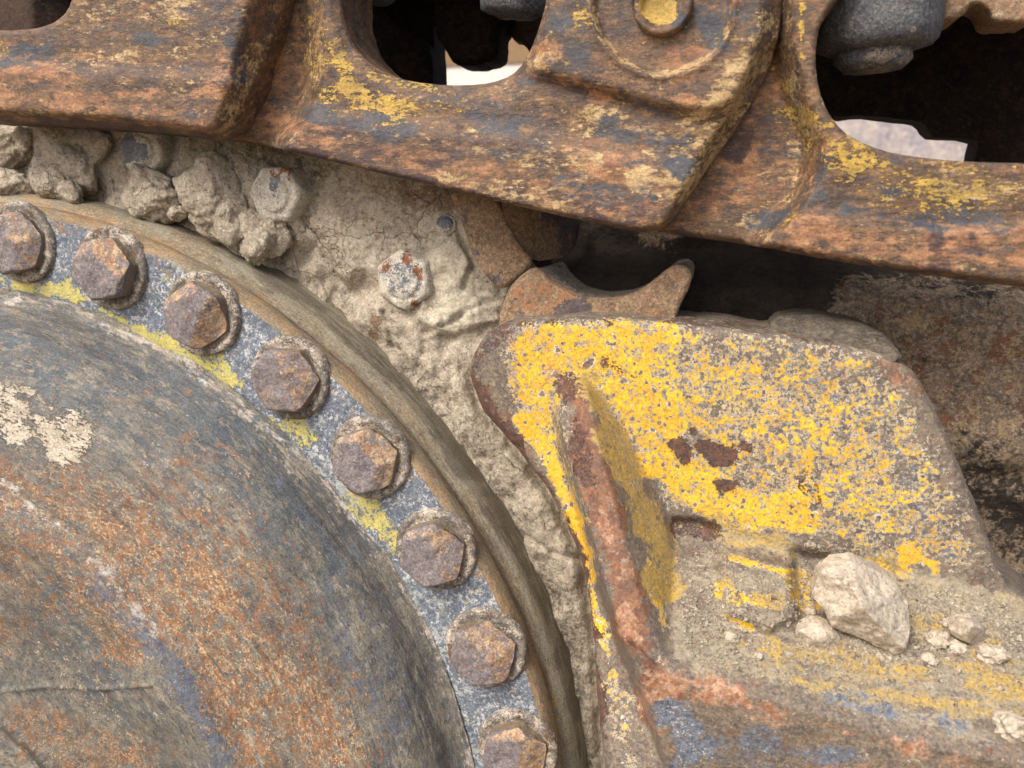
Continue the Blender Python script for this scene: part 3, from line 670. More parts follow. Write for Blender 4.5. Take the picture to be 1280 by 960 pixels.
def hexbolt(th_deg, k, rs):
    th = math.radians(th_deg); cx = WX+WR*math.cos(th); cz = WZ+WR*math.sin(th)
    # washer
    wp = [(0, 27), (30, 27), (38, 27), (43, 28.5), (47, 28), (51, 26), (55, 25.2), (58, 27), (59.5, 31), (60, 36)]
    n = 72; V = []; F = []
    for r, y in wp:
        for a in range(n):
            t_ = 2*math.pi*a/n; V.append((cx+r*math.cos(t_), y, cz+r*math.sin(t_)))
    for q in range(len(wp)-1):
        for a in range(n): b = (a+1) % n; F.append((q*n+a, q*n+b, (q+1)*n+b, (q+1)*n+a))
    Vw = np.array(V); Vw[:, 1] += 1.3*fbm(Vw, 15, 3, k); Vw[:, [0, 2]] += (1.0*fbm(Vw, 25, 3, k+5))[:, None]
    # head
    ang = rs.uniform(0, math.pi/3); R0 = 48; V = []; F = []
    chips = []
    for c_ in range(rs.choice([1, 2])):
        a_ = rs.uniform(-.5, .9); chips.append((a_, rs.uniform(.15, .5), rs.uniform(.55, 1.0)))
    chips.append((rs.uniform(.8, 2.0), rs.uniform(.55, .75), rs.uniform(.5, .9)))
    fr = list(np.linspace(0, .92, 13))+[.95, .98, 1.0, 1.0, 1.0, 1.0, 1.01]
    dy = [0]*13+[1.2, 3.0, 5.5, 11, 17, 23, 29]
    dep = []
    for f, y in zip(fr, dy):
        for a in range(n):
            t_ = 2*math.pi*a/n
            hx = math.cos(math.pi/6)/math.cos((t_-ang) % (math.pi/3)-math.pi/6)
            hx = .22*.93+.78*hx
            rr = R0*f*(1+(hx-1)*min(1, f/.9)) if f > 0 else 0
            x = rr*math.cos(t_); z = rr*math.sin(t_)
            yy = y; cm = 0
            for (a_, o_, sl) in chips:
                p = (x*math.cos(a_)+z*math.sin(a_)-o_*R0*.9)*sl
                if p > yy: yy = min(p, 23); cm = 1
            V.append((cx+x, yy, cz+z)); dep.append(cm)
    for q in range(len(fr)-1):
        for a in range(n): b = (a+1) % n; F.append((q*n+a, q*n+b, (q+1)*n+b, (q+1)*n+a))
    Vh = np.array(V); Vh[:, 1] += (1.6*fbm(Vh, 14, 3, k+2)+2.2*fbm(Vh, 30, 2, k+4)); Vh += (.8*fbm(Vh, 10, 3, k+8))[:, None]*np.array([1, 0, 1])
    cm = np.array(dep, float); yl = Vh[:, 1]
    at = {'m1': cm*rs.uniform(.7, 1.1), 'm5': sstep(8, 16, yl)*1.1*(1-cm*.6), 'm2': sstep(4, 0, np.abs(yl-5))*.75*(1-cm), 'm3': rs.uniform(-.2, .4)+.5*fbm(Vh, 40, 2, k+6)}
    hd = build('bolt', Vh, F, M_boltcap, wheel, loc=(cx, 30, cz), attrs=at, tc=Vh/100+k*2.3)
    wa = build('washer', Vw, F=[f for f in WF(n, len(wp))], mat=M_washer, parent=hd, tc=Vw/100+k*1.7, attrs={'m2': .5+.9*fbm(Vw, 40, 2, k+3), 'm5': .1+.9*fbm(Vw, 35, 2, k+9)})
def WF(n, q_):
    return [(q*n+a, q*n+(a+1) % n, (q+1)*n+(a+1) % n, (q+1)*n+a) for q in range(q_-1) for a in range(n)]
rs = np.random.RandomState(5)
for k in range(-1, 9): hexbolt(82.1826-10.0376*k, k+20, rs)

# ------------------------------------------------------------------ track links
def sect(x, pts):
    p = np.array(pts, float); return np.interp(x, p[:, 0], p[:, 1])
GL = 'track links overlapping along the top'
# left link
t = thing('track_link', 'leftmost rusty track link with its squared end above the mud clods', 'track link', tuple(ray(120, 160, 30)), GL)
def dA(x, y):
    xr = sect(y, [(-60, 322), (0, 310), (60, 292), (110, 280), (150, 268), (180, 255)])
    b = 12+45*sstep(-5, 48, x-xr)
    b = b+8*sstep(0, 14, y-(120+.13*x))*0
    b = b-6*sstep(12, -12, 78+.06*x-y)*1.0
    b = b+20*sstep(7, -2, (sect(x, [(-60, 144), (0, 144), (140, 152), (250, 166)])-y)*1.0)
    return b
relief('link_body', [(-80, 28), (-80, 148), (0, 151), (80, 156), (150, 161), (220, 167), (258, 173), (276, 172), (291, 162), (304, 140), (320, 105), (340, 55), (352, 15), (362, -30), (368, -80), (93, -80), (93, -14), (88, 10), (72, 27), (50, 35), (20, 38), (-10, 38), (-80, 38)],
       dA, M_link, t, step=3, rnd=5, thick=90, blur_s=2.2, m={
       'm1': [([(-20, 90), (60, 92), (90, 100)], 9, 12, 1.0), ([(0, 125), (130, 135), (240, 140)], 14, 22, .8), ([(150, 120), (250, 118), (275, 110)], 9, 12, 1.0), ([(275, 60), (280, 110)], 8, 14, .6), ([(150, 145), (230, 152)], 5, 6, .8)],
       'm3': [([(0, 75), (50, 62)], 14, 16, .9), ([(170, 40), (190, 48)], 10, 10, 1.1), ([(260, 15), (300, 30)], 16, 20, .8), ([(290, 50), (295, 100)], 7, 10, .8), ([(100, 40), (160, 36)], 12, 18, .5), ([(240, 150), (250, 130)], 8, 10, .5)],
       'm2': [([(100, 12), (230, 18)], 14, 24, .7), ([(320, 60), (300, 130), (280, 165)], 9, 12, .8), ([(120, 60), (240, 70)], 12, 24, .4)],
       'm4': [([(0, 55)], 8, 8, .7), ([(190, 25), (225, 30)], 7, 8, .75), ([(80, 30), (120, 26)], 5, 6, .5)],
       'm5': [([(-40, 149), (100, 157), (260, 172)], 5, 6, 1.2), ([(60, 80), (160, 90)], 12, 20, .3), ([(330, 50), (345, 0)], 8, 10, .5)]}, seed=1.3)  # m5 along the bottom edge paints the shaded underside
# middle link
midlink = t = thing('track_link', 'middle rusty track link with round pin end and yellow paint by its window', 'track link', tuple(ray(640, 270, 30)), GL)
pc = (828, 6)
def dB(x, y):
    xl = sect(y, [(-60, 392), (40, 392), (90, 392), (125, 385), (150, 372), (170, 350), (200, 335)])
    b = 38+52*sstep(18, -18, x-xl)
    # boss
    yb = sect(x, [(600, 40), (660, 88), (700, 100), (760, 116), (830, 136), (880, 144), (920, 130), (960, 60)])
    w_ = sstep(640, 690, x)
    b = b-17*w_*sstep(12, -12, y-yb)
    yg = sect(x, [(380, 120), (500, 140), (650, 150), (760, 175), (900, 200)])
    b = b-10*sstep(-18, 12, y-yg-18)
    d = np.hypot(x-pc[0], (y-pc[1]))
    b = b+9*sstep(88, 83, d)-4.0*np.exp(-((d-89)/4)**2)
    b = b+26*sstep(34, 31, d)
    xe = sect(y, [(-60, 956), (0, 953), (40, 948), (90, 930), (140, 906), (190, 876), (240, 848), (290, 822)])
    b = b+30*sstep(-2, 24, x-xe)
    yy = sect(x, [(270, 165), (380, 188), (460, 207), (640, 248), (720, 265), (800, 279), (850, 270)])
    b = b+14*sstep(0, 12, y-yy-4)
    d2 = segdist(x, y, [(428, 0), (442, 60), (490, 97), (560, 107), (628, 100), (665, 60), (676, 0)])[0]
    b = b+10*sstep(26, 0, d2)
    return b
relief('link_body', [(355, -80), (340, 0), (300, 90), (262, 160), (285, 172), (330, 181), (380, 193), (460, 213), (560, 236), (640, 256), (720, 274), (790, 289), (815, 291), (834, 282), (850, 262), (880, 214), (905, 182), (935, 138), (960, 88), (973, 48), (978, 0), (980, -80), (690, -80), (684, 0), (674, 35), (664, 62), (648, 88), (628, 100), (600, 106), (560, 107), (520, 103), (490, 96), (462, 80), (442, 58), (431, 30), (428, 0), (430, -80)],
       dB, M_link, t, step=3, rnd=5, thick=90, blur_s=2.2, smooth_it=1, m={
       'm1': [([(330, 60), (320, 140), (380, 168)], 18, 26, .8), ([(385, 170), (480, 190), (600, 215)], 18, 24, .8), ([(700, 100), (800, 125), (920, 130)], 7, 10, .9), ([(680, 65)], 16, 12, 1.2), ([(660, 240), (800, 262), (830, 240)], 14, 16, .8), ([(740, 205), (790, 215), (840, 235)], 12, 20, .9), ([(370, 20), (372, 60)], 5, 8, .9), ([(830, 75), (880, 70)], 12, 14, .5)],
       'm2': [([(740, 150), (860, 175), (880, 150)], 18, 24, .7), ([(800, 225), (835, 240), (845, 225)], 12, 12, 1.0), ([(560, 225), (700, 255)], 12, 16, .7), ([(400, 10), (395, 90)], 9, 14, .5), ([(880, 140), (920, 90), (960, 20)], 10, 14, .9), ([(640, 70), (700, 75)], 8, 12, .5), ([(640, 190), (740, 205)], 12, 20, .6), ([(960, 60), (900, 180), (840, 275)], 10, 10, .9), ([(742, 12), (750, 45), (775, 75), (815, 92), (850, 90), (885, 70), (908, 40), (914, 10)], 3, 4, 1.1, .3)],
       'm3': [([(385, 140), (450, 155), (540, 165)], 12, 12, 1.1), ([(590, 140), (650, 150), (660, 110)], 16, 20, .7), ([(700, 20), (730, 60)], 14, 16, .8), ([(880, 20), (900, 60)], 12, 16, .9), ([(760, 165), (850, 180), (850, 200)], 12, 14, .9), ([(700, 235), (810, 252)], 9, 10, .8)],
       'm4': [([(400, 20), (400, 110), (470, 140), (560, 130)], 22, 36, .62), ([(900, 20), (930, 60)], 24, 30, .5), ([(740, 150), (860, 180)], 16, 30, .42), ([(425, 70), (432, 110)], 8, 12, 1.1), ([(415, 60), (430, 85)], 10, 8, .9), ([(440, 128), (480, 132), (540, 138)], 8, 14, 1.05), ([(400, 60), (415, 132)], 12, 12, .7), ([(385, 20), (395, 60)], 7, 10, .85), ([(722, 8), (728, 30)], 8, 8, 1.0), ([(460, 92), (540, 112)], 5, 6, .8), ([(548, 125)], 10, 10, .7), ([(915, 20), (930, 5)], 8, 8, .7)],
       'm5': [([(300, 178), (480, 216), (640, 254), (800, 289)], 5, 5, 1.1), ([(300, 120), (340, 60)], 10, 16, .6), ([(440, 100), (520, 122)], 10, 10, .4), ([(430, 200), (560, 200)], 8, 14, .5), ([(690, 245), (800, 265)], 6, 10, .6)]}, seed=2.1)  # m5 bottom line is underside shade put into the colour
# pin end
def disc_cap(name, px, py, Y, r, mat, parent, m):
    c = ray(px, py, Y); prof = [(0, 2), (10, 1), (18, 0), (23, -1), (25, -6), (28, -9), (31, -9), (33, -6), (34, 6)]
    prof = [(a*r/33, b) for a, b in prof]; n = 64
    V = np.array([(c[0]+a*math.cos(2*math.pi*i/n), c[1]+b, c[2]+a*math.sin(2*math.pi*i/n)) for a, b in prof for i in range(n)])
    V[:, 1] += 1.0*fbm(V, 14, 3, 4)
    return build(name, V, WF(n, len(prof)), mat, parent, loc=c, attrs=masks(V, m))
disc_cap('pin_end', 829, 7, 26, 32, M_link, midlink, {'m4': [([(822, 6)], 24, 5, 3.0, .3)], 'm3': [([(845, 20)], 8, 6, 1.4)], 'm2': [([(828, 40)], 6, 8, 1)]})
# right link
t = thing('track_link', 'rightmost rusty track link with a wide dark window showing a grey nut', 'track link', tuple(ray(1150, 330, 30)), GL)
def dC(x, y):
    xl = sect(y, [(-60, 985), (0, 982), (60, 985), (120, 1000), (180, 1022), (220, 1020), (250, 1000), (290, 965), (320, 930)])
    b = 40+50*sstep(14, -26, x-xl)
    yg = sect(x, [(940, 300), (980, 280), (1010, 266), (1060, 272), (1180, 288), (1340, 275)])
    b = b-9*sstep(-6, 6, y-yg)*sstep(960, 1010, x)
    d = segdist(x, y, [(925, 60), (930, 120), (905, 200)])[0]
    yy = sect(x, [(800, 284), (950, 300), (1100, 327), (1340, 358)])
    b = b+16*sstep(-2, 8, y-yy-3)
    return b
relief('link_body', [(990, -80), (960, 60), (900, 190), (815, 288), (840, 293), (950, 308), (1020, 322), (1100, 336), (1200, 349), (1360, 370), (1360, 208), (1280, 204), (1230, 203), (1175, 200), (1117, 192), (1085, 182), (1060, 170), (1042, 152), (1028, 128), (1020, 95), (1019, 60), (1025, 30), (1040, 5), (1060, -20), (1075, -80)],
       dC, M_link, t, step=3, rnd=5, thick=90, blur_s=2.2, smooth_it=1, m={
       'm1': [([(945, 130), (920, 200), (880, 260)], 24, 30, .75), ([(1000, 285), (1100, 305), (1300, 330)], 16, 18, .8), ([(1190, 295), (1290, 290), (1300, 310)], 14, 12, 1.2), ([(970, 100), (972, 180)], 6, 8, .8), ([(850, 280), (930, 295)], 6, 8, .7)],
       'm2': [([(990, 90), (1000, 160), (985, 250)], 10, 16, .8), ([(900, 275), (960, 290)], 8, 10, .8), ([(1010, 150), (1020, 170)], 10, 10, .8), ([(980, 30)], 10, 16, .6), ([(1180, 225), (1300, 240)], 14, 22, .6), ([(1090, 325)], 5, 6, .9)],
       'm3': [([(1030, 200), (1020, 255)], 10, 14, .9), ([(1060, 262), (1180, 278), (1250, 268)], 10, 12, .9), ([(940, 285), (985, 265)], 10, 10, 1.0), ([(1090, 230), (1120, 240)], 12, 14, .7), ([(990, 150), (1000, 60)], 6, 10, .5)],
       'm4': [([(1000, 150), (1080, 230), (1280, 245)], 34, 40, .68), ([(960, 60), (1005, 150)], 14, 24, .6), ([(960, 285), (1000, 265)], 10, 20, .55), ([(1003, 10), (1001, 70)], 7, 6, 1.3), ([(1015, 140), (1040, 180), (1070, 205)], 11, 8, 1.0), ([(1050, 190), (1120, 212), (1160, 225)], 20, 18, .9), ([(1200, 225), (1280, 235)], 14, 24, .62), ([(960, 40), (1000, 130)], 14, 24, .5), ([(1090, 245), (1110, 250)], 8, 8, .8), ([(1160, 235), (1190, 242)], 9, 8, .85), ([(1220, 240)], 7, 7, .8), ([(1110, 196), (1200, 208), (1280, 212)], 4, 5, .8), ([(990, 110), (1010, 140)], 8, 8, .6)],
       'm5': [([(840, 295), (1020, 324), (1280, 360)], 5, 5, 1.2), ([(930, 165), (920, 190)], 12, 16, .9), ([(1215, 298)], 8, 8, .8), ([(1170, 300), (1180, 330)], 8, 8, .7), ([(1262, 305)], 7, 7, .6)]}, seed=3.7)  # m5 bottom line darkens the underside as painted shade

# ------------------------------------------------------------------ nuts seen in the windows
def stub(name, label, px, py, Y, prof, tiltx, parent_mat, seed, hexa=0, child=None, m=None):
    """prof from the free end upwards: (r, h); axis roughly vertical and leaning"""
    c = ray(px, py, Y); n = 48
    rr = thing(name, label, 'nut', tuple(c))
    ax = np.array([tiltx, -.02, 1.0]); ax /= np.linalg.norm(ax)
    e1 = np.cross(ax, [0, 1, 0]); e1 /= np.linalg.norm(e1); e2 = np.cross(ax, e1)
    for nm, pr, hx in prof:
        V = []
        for r, h in pr:
            for a in range(n):
                t_ = 2*math.pi*a/n; q = 1.0
                if hx: q = .5+.5*math.cos(math.pi/6)/math.cos((t_ % (math.pi/3))-math.pi/6)
                V.append(c+ax*h+(e1*math.cos(t_)+e2*math.sin(t_))*r*q)
        V = np.array(V); V += (1.4*fbm(V, 16, 4, seed))[:, None]
        build(nm, V, WF(n, len(pr)), parent_mat, rr, attrs=masks(V, m, seed))
    return rr
stub('shoe_bolt_nut', 'grey scratched nut with bolt stub hanging in the right track window', 1090, 90, 150,
     [('bolt_end', [(0, 0), (18, 0), (34, 2), (38, 6), (44, 12), (42, 30)], 0), ('nut_body', [(30, 20), (48, 22), (64, 26), (71, 34), (74, 48), (77, 150), (70, 170)], 1)], -.03, M_nut, 5,
     m={'m2': [([(1050, 68), (1140, 72)], 8, 10, 1.0), ([(1060, 85), (1115, 88)], 8, 8, .9)], 'm1': [([(1150, 45)], 12, 14, .8)]})
stub('shoe_bolt_nut', 'dim grey nut at the top right corner of the left track window', 640, 22, 210,
     [('nut_body', [(0, 0), (36, 2), (46, 8), (50, 30), (50, 140)], 1)], .12, M_nut, 6)
stub('shoe_bolt_nut', 'sliver of a grey nut at the top left of the left track window', 462, 4, 210,
     [('nut_body', [(0, 0), (30, 2), (38, 8), (42, 30), (42, 140)], 1)], .12, M_nut, 7)
t = thing('track_shoe', 'ragged rusty shoe edge at the top right beside the grey nut', 'track shoe', tuple(ray(1220, 20, 170)))
relief('shoe_edge', [(1160, -60), (1160, 24), (1180, 30), (1205, 20), (1212, 8), (1224, 6), (1234, 14), (1240, 28), (1262, 30), (1300, 28), (1340, -60)], lambda x, y: 170+0*x, M_guide, t, step=3, rnd=8, thick=60, smooth_it=1, edge_noise=1.5)
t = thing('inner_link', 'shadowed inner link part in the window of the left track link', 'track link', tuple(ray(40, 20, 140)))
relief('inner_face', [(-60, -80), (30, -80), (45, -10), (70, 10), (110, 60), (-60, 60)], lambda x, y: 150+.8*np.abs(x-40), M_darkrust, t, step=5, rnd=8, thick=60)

# ------------------------------------------------------------------ yellow bracket
br = thing('yellow_bracket', 'cast bracket with chipped yellow paint, rusty rib and pocket full of dirt', 'bracket', tuple(ray(900, 955, 0)))
bo = [(587, 472), (590, 448), (604, 422), (625, 405), (660, 398), (740, 396), (810, 399), (900, 408), (1000, 422), (1080, 436), (1122, 450), (1148, 470), (1165, 503), (1185, 550), (1208, 602), (1232, 665), (1254, 725), (1285, 745), (1330, 780), (1420, 860), (1420, 1060), (765, 1060), (756, 960), (748, 890), (744, 820), (740, 765), (728, 700), (706, 650), (683, 607), (655, 572), (626, 538), (600, 508)]
def dBr(x, y):
    plate = 52-0.0*x
    xL = sect(y, [(470, 714), (490, 698), (520, 693), (560, 700), (640, 724), (720, 744), (800, 772), (870, 800), (960, 832), (1060, 850)])
    xR = sect(y, [(470, 722), (485, 735), (520, 742), (560, 750), (640, 772), (720, 792), (780, 806), (820, 822), (840, 850)])
    xC = sect(y, [(470, 724), (485, 742), (520, 770), (560, 793), (610, 820), (650, 838), (690, 845), (740, 840), (800, 838), (850, 850)])
    rib = sect(y, [(470, 50), (490, 22), (540, -8), (640, -48), (740, -82), (850, -108), (960, -112), (1060, -112)])
    yb = sect(x, [(760, 640), (835, 652), (900, 662), (990, 690), (1100, 712), (1200, 728), (1255, 740), (1420, 790)])        # pocket floor starts
    yl = sect(x, [(760, 780), (800, 812), (830, 842), (880, 858), (950, 872), (1020, 893), (1100, 918), (1200, 942), (1300, 958), (1420, 975)])   # lip crest
    u = np.clip((y-yb)/(yl-yb), 0, 1)
    floor_ = plate+(-112-plate)*(u*.85+.15*sstep(0, 1, u))
    back = np.where(y < yb, plate, floor_)
    # block and recess in the pocket
    blk = sdf(x, y, [(893, 690), (935, 694), (990, 700), (996, 775), (960, 790), (905, 770)])
    back = back-20*sstep(6, -10, blk)
    rec = sdf(x, y, [(992, 688), (1030, 694), (1060, 720), (1040, 770), (1000, 775), (994, 740)])
    back = back+16*sstep(7, -6, rec)
    rec2 = sdf(x, y, [(834, 650), (880, 650), (897, 662), (896, 684), (880, 692), (840, 688)])
    back = back+12*sstep(5, -5, rec2)
    d = back
    xl_ = sect(y, [(470, 714), (520, 693), (640, 724), (720, 744), (800, 772), (870, 800), (960, 832), (1060, 850)])
    d = np.where(x < xl_, sect(y, [(560, 52), (680, 34), (800, -20), (960, -78), (1060, -90)]), d); plateL = np.where(x < xl_+7, sect(y, [(560, 52), (680, 34), (800, -20), (960, -78), (1060, -90)]), plate)
    # rib flank
    f = np.clip((x-xR)/np.maximum(xC-xR, 4), 0, 1)
    fl = rib+(back-rib)*f
    m_ = (x >= xR) & (x < xC) & (y < 850) & (y > 470)
    d = np.where(m_, fl, d)
    m2 = (x >= xL) & (x < xR) & (y > 470)
    dl = np.clip((x-xL)/7, 0, 1)
    d = np.where(m2, plateL+(rib-plateL)*np.sqrt(dl), d)
    low = (y >= yl) & (x >= xL)
    d = np.where(low, -112+(y-yl)*.12 - 0*x, d)
    d = np.where(low & (x < xL+7), plateL+(-112-plateL)*np.sqrt(dl), d)
    # heavy worn left corner
    c = segdist(x, y, [(587, 460), (640, 400)])[0]
    d = d+0*c
    # smooth worn edges
    return d
rib_poly = [(700, 462), (735, 470), (748, 500), (760, 560), (782, 640), (800, 720), (815, 790), (850, 838), (900, 852), (960, 866), (1040, 890), (1120, 916), (1250, 945), (1440, 970), (1440, 1080), (820, 1080), (790, 960), (750, 800), (715, 660), (690, 560), (690, 490)]
floor_poly = [(735, 470), (748, 478), (800, 560), (838, 640), (900, 660), (990, 688), (1100, 710), (1255, 738), (1440, 790), (1440, 975), (1250, 950), (1100, 920), (960, 872), (850, 842), (812, 790), (798, 720), (780, 640), (758, 560), (745, 500)]
Y_ = 1.35
relief([('rib', rib_poly, M_bracket), ('pocket', floor_poly, M_bracket), ('back_plate', None, M_bracket)], bo, dBr, M_bracket, br, step=3, rnd=12, thick=130, blur_s=2.2, smooth_it=1, edge_noise=1.8,
       disp=((100, 3), (24, .6), (9, .4)), seed=5.2, m={
    'm4': [([(650, 412), (800, 402), (960, 415), (1080, 440), (1130, 480), (1175, 570), (1240, 715), (1100, 705), (980, 680), (860, 640), (740, 480), (650, 412)], 0, 46, .74), ([(640, 418), (660, 404), (760, 400), (850, 403), (860, 560), (900, 640), (830, 620), (740, 480), (700, 470), (700, 560), (730, 650), (690, 580), (648, 510), (632, 460), (640, 418)], 2, 34, 1.22, .6),
           ([(820, 400), (960, 418), (1050, 440), (1120, 500), (1150, 600), (1180, 680), (1100, 700), (980, 650), (880, 600), (830, 520), (820, 400)], -4, 90, .9, .7),
           ([(840, 440), (890, 500), (930, 600)], 24, 70, 1.0), ([(800, 580), (960, 640), (1000, 640)], 26, 24, 1.25), ([(730, 450), (800, 520), (850, 610), (900, 640)], 22, 40, 1.25),
           ([(655, 520), (690, 580), (715, 640), (728, 690)], 11, 9, 1.55, .5), ([(735, 690), (745, 770), (765, 840)], 8, 8, 1.15), ([(765, 860), (785, 950)], 14, 20, .72),
           ([(735, 500), (760, 540), (790, 600)], 8, 18, .8), ([(835, 700), (838, 730)], 8, 12, .9), ([(800, 640), (815, 720), (830, 780)], 5, 6, 1.2),
           ([(915, 698), (985, 716)], 5, 4, 1.6, .4), ([(900, 740), (960, 755)], 10, 8, 1.5), ([(905, 770), (940, 785)], 4, 5, 1.7, .4), ([(1000, 720), (1015, 760)], 12, 10, 1.2),
           ([(1090, 710), (1130, 712)], 7, 8, 1.3), ([(1140, 690), (1170, 705)], 10, 8, 1.5), ([(1180, 790), (1230, 820)], 8, 14, .7), ([(1060, 826), (1120, 832)], 8, 12, .7),
           ([(874, 928)], 4, 3, 2.2, .2)],
    'm3': [([(720, 480), (745, 600), (790, 780), (830, 880)], 22, 20, 1.15), ([(590, 460), (620, 520), (680, 600), (730, 700), (745, 800)], 10, 14, .5), ([(1100, 440), (1150, 480)], 20, 24, .7)],
    'm1': [([(785, 770), (800, 810), (820, 860), (840, 940)], 12, 22, 1.15), ([(830, 850), (900, 868), (980, 890)], 18, 26, 1.2), ([(960, 890), (1080, 920), (1200, 950)], 9, 20, 1.0), ([(1010, 960), (1280, 975)], 12, 20, .9), ([(750, 640), (775, 720)], 9, 12, .9), ([(1120, 470), (1150, 500)], 12, 30, .5), ([(1060, 470), (1100, 490)], 10, 20, .5), ([(650, 430), (690, 470)], 14, 16, .6)],
    'm2': [([(850, 690), (990, 710), (1100, 722), (1290, 780), (1290, 910), (1100, 880), (960, 850), (850, 810), (850, 690)], 0, 50, 1.0), ([(880, 690), (900, 780), (840, 760), (860, 830), (1000, 850), (930, 800), (880, 690)], 12, 24, 1.15), ([(830, 650), (990, 680)], 14, 14, .8), ([(1100, 720), (1200, 745), (1290, 780)], 22, 22, 1.3), ([(1200, 760), (1290, 820)], 20, 24, 1.1), ([(860, 820), (1000, 850), (1120, 890), (1290, 930)], 16, 22, .95), ([(760, 540), (830, 690)], 12, 24, .5), ([(990, 400), (1100, 430)], 12, 12, 1.2), ([(900, 700), (1000, 780)], 30, 30, .8), ([(800, 850), (870, 870)], 16, 16, .5), ([(1000, 700), (1060, 760)], 20, 20, .9), ([(820, 610), (960, 660)], 10, 22, .55)],
    'm5': [([(848, 556), (853, 566)], 9, 10, 1.7, .7), ([(882, 562), (908, 568)], 10, 12, 1.5, .9), ([(934, 558)], 6, 10, 1.5, .8), ([(925, 605), (902, 608)], 7, 12, 1.3, .8), ([(868, 540)], 4, 8, 1.3), ([(760, 455), (790, 470)], 5, 12, .8), ([(1010, 600), (1030, 640)], 6, 16, .7), ([(820, 600)], 3, 8, 1.0), ([(960, 470)], 4, 10, .8), ([(850, 655), (885, 665)], 16, 10, .9, .4), ([(620, 408), (800, 396), (940, 408), (1100, 438)], 2, 8, .75), ([(588, 468), (620, 528), (682, 612), (722, 690), (740, 790), (748, 900)], 7, 8, 1.3), ([(590, 470), (600, 440), (630, 405)], 10, 14, .8), ([(705, 480), (718, 540), (735, 600)], 12, 14, .95), ([(745, 800), (760, 940)], 5, 8, .6)],
    'm8': [([(742, 490), (780, 570), (815, 650), (835, 735)], 22, 22, 1.5), ([(880, 655), (940, 668), (990, 685)], 16, 18, 1.25), ([(960, 812), (1060, 826), (1180, 840), (1300, 860)], 20, 34, 1.35), ([(1150, 780), (1230, 812), (1300, 840)], 18, 24, 1.3), ([(1000, 850), (1150, 875), (1290, 895)], 12, 24, .95), ([(880, 790), (960, 815)], 10, 20, .9), ([(1000, 715), (1010, 765)], 12, 12, .9), ([(905, 735), (970, 755)], 12, 16, 1.0), ([(1130, 765), (1190, 772)], 8, 12, 1.1)],
    'm7': [([(800, 640), (860, 660), (990, 700)], 12, 40, 1.0), ([(760, 520), (800, 600), (830, 680)], 12, 30, .8), ([(860, 830), (1000, 850), (1290, 900)], 20, 40, .8), ([(1000, 700), (1280, 760)], 16, 24, 1.0), ([(830, 720)], 20, 20, .5)],
    'm6': [([(850, 900), (870, 940), (850, 960)], 24, 18, 1.3), ([(940, 930), (1060, 950)], 20, 24, 1.0), ([(900, 940), (960, 960)], 14, 20, .7), ([(600, 450), (640, 410)], 10, 14, .5), ([(1000, 460), (1120, 560), (1180, 690)], 26, 40, .5), ([(1040, 870), (1200, 910)], 8, 14, .9)]})
# packed mud on top of the bracket
t = thing('mud_ledge', 'flat cake of grey mud packed on the top edge of the yellow bracket', 'mud cake', tuple(ray(1050, 430, 100)))
relief('mud_cake', [(968, 396), (1000, 392), (1050, 398), (1090, 408), (1118, 430), (1132, 452), (1080, 446), (1000, 430), (960, 424)], lambda x, y: 80+1.2*(430-y), M_cake, t, step=2.5, rnd=6, thick=60, smooth_it=1, edge_noise=3, disp=((26, 7), (9, 4), (4, 1.5)), m={'m5': [([(980, 400), (1100, 420)], 30, 20, .9)]})

# rocks and pebbles in the pocket
def rock(pts_px, Y, depth, seed, label, group=None):
    """irregular broken clay lump: traced outline, faceted front with real depth"""
    cx = np.mean([p[0] for p in pts_px]); cy = np.mean([p[1] for p in pts_px])
    rx = (max(p[0] for p in pts_px)-min(p[0] for p in pts_px))/2
    rs_ = np.random.RandomState(seed)
    planes = [(rs_.uniform(-1, 1), rs_.uniform(-1, 1), rs_.uniform(.62, .95)) for _ in range(9)]
    def f(x, y):
        u = (x-cx)/rx; v = (y-cy)/rx; s = sdf(x, y, pts_px)
        h = np.minimum(1, np.maximum(0, -s)/(rx*.36))**.75
        for a, b, c in planes: h = np.minimum(h, c-a*u*1.15-b*v*1.15)
        q = P3(x, y)
        h = h + .10*fbm(q, rx*.5, 4, seed, .6)
        return Y-depth*h
    r = relief('rock', pts_px, f, M_rock, None, step=2.2, rnd=0, thick=depth*.5, smooth_it=0, edge_noise=2.6, disp=((12, 1.6), (5, .8)), seed=seed, loc=tuple(ray(cx, max(p[1] for p in pts_px), Y)))
    tag(r, label, 'rock', group); return r
GR = 'clay lumps lying in the bracket pocket'
rock([(1014, 742), (1022, 722), (1040, 706), (1068, 703), (1095, 712), (1120, 730), (1134, 752), (1136, 785), (1134, 812), (1118, 821), (1090, 806), (1065, 792), (1040, 785), (1032, 765)], -30, 52, 31, 'largest pale clay rock in the middle of the bracket pocket', GR)
rock([(988, 795), (995, 786), (1012, 777), (1030, 780), (1045, 790), (1054, 805), (1050, 820), (1036, 824), (1012, 820), (996, 810)], -28, 34, 32, 'second largest pale rock, just below and left of the largest', GR)
rock([(1187, 783), (1200, 774), (1216, 775), (1228, 785), (1232, 800), (1222, 808), (1204, 802), (1190, 795)], -12, 24, 33, 'rounded brownish rock right of the largest one', GR)
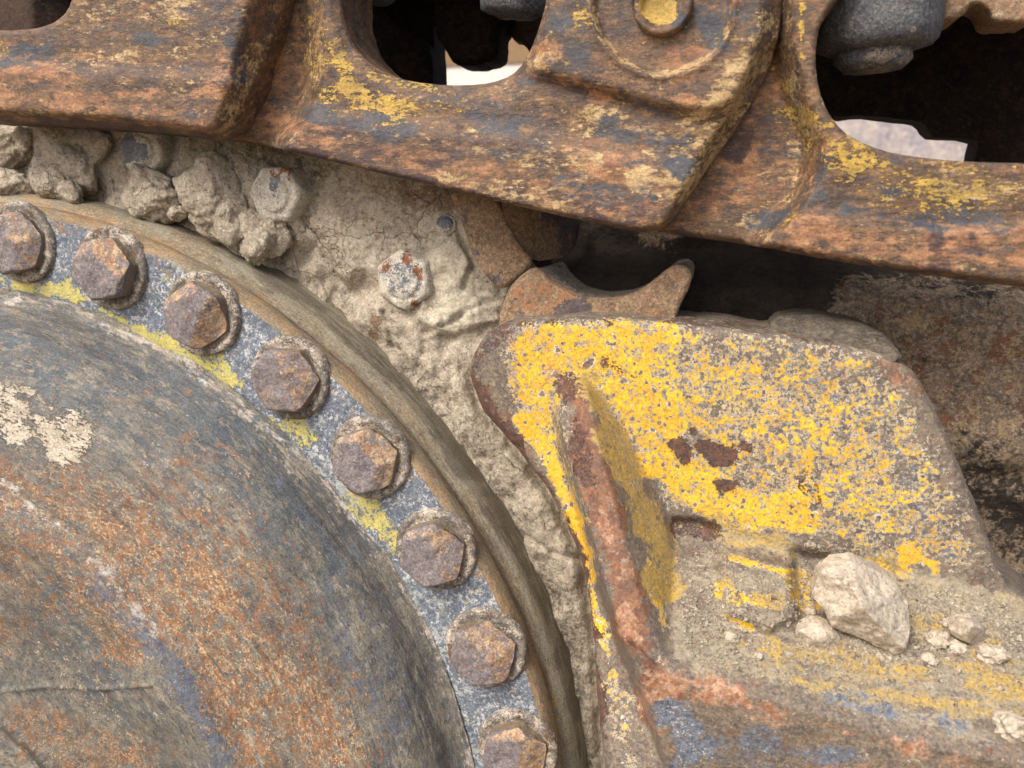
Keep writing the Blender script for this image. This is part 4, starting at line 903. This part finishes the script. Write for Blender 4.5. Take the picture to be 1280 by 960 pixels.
for k, (x, y, r, lab) in enumerate([(1172, 799, 11, 'flat crumb just left of the rounded brownish rock'), (1198, 812, 9, 'pale crumb directly below the rounded brownish rock'), (1162, 824, 7, 'small crumb low between the largest rock and the rounded one'),
        (916, 797, 8, 'pale crumb on the pocket floor far left of the rocks'), (948, 820, 5, 'tiny pale crumb left of the second largest rock'), (1240, 818, 13, 'half buried crumb near the right edge of the pocket'),
        (1182, 779, 5, 'tiny crumb above and left of the rounded rock'), (1014, 764, 5, 'tiny crumb tucked against the left side of the largest rock'), (1268, 908, 16, 'pale lump at the right edge on the rusty lip')]):
    yy = -112+150*0
    # depth of the floor at that pixel
    Yf = float(dBr(np.array([[float(x)]]), np.array([[float(y)]]))[0, 0])
    clod('rock_crumb', x, y, Yf-r*.3, r*1.15, r*.8, r, 50+k, M_rock, lab, 'rock', rough=.5, group=GR)

# loose dirt grains in the pocket: nobody could count them
rs = np.random.RandomState(12); V = []; F = []
tet = np.array([(1, 1, 1), (1, -1, -1), (-1, 1, -1), (-1, -1, 1)])*.58; tf = [(0, 1, 2), (0, 3, 1), (0, 2, 3), (1, 3, 2)]
cent = [((900, 760), 50, 35, 1500), ((1180, 760), 70, 30, 1500), ((1080, 830), 110, 28, 800), ((870, 740), 24, 50, 900), ((1240, 800), 50, 40, 1100), ((1010, 740), 20, 30, 500), ((1080, 815), 50, 10, 500), ((1200, 805), 30, 8, 300)]
gx = np.concatenate([rs.normal(c[0], a, n) for c, a, b, n in cent]); gy = np.concatenate([rs.normal(c[1], b, n) for c, a, b, n in cent])
ok = inside(gx, gy, [(845, 700), (900, 680), (1000, 700), (1250, 745), (1300, 790), (1300, 935), (1100, 895), (960, 850), (860, 830)]); gx = gx[ok]; gy = gy[ok]
Yg = dBr(gx[None], gy[None])[0]; C3 = ray(gx, gy, Yg-1.0)
for c in C3:
    r = rs.gamma(1.3, .75)+.5; q, _ = np.linalg.qr(rs.normal(size=(3, 3))); b = len(V); V += list(c+(tet@q)*r*rs.uniform(.7, 1.3, 3)); F += [tuple(b+i for i in f) for f in tf]
o = build('dirt_grains', V, F, M_mud, smooth=False); tag(o, 'loose dry dirt grains scattered over the pocket floor', 'dirt', kind='stuff')
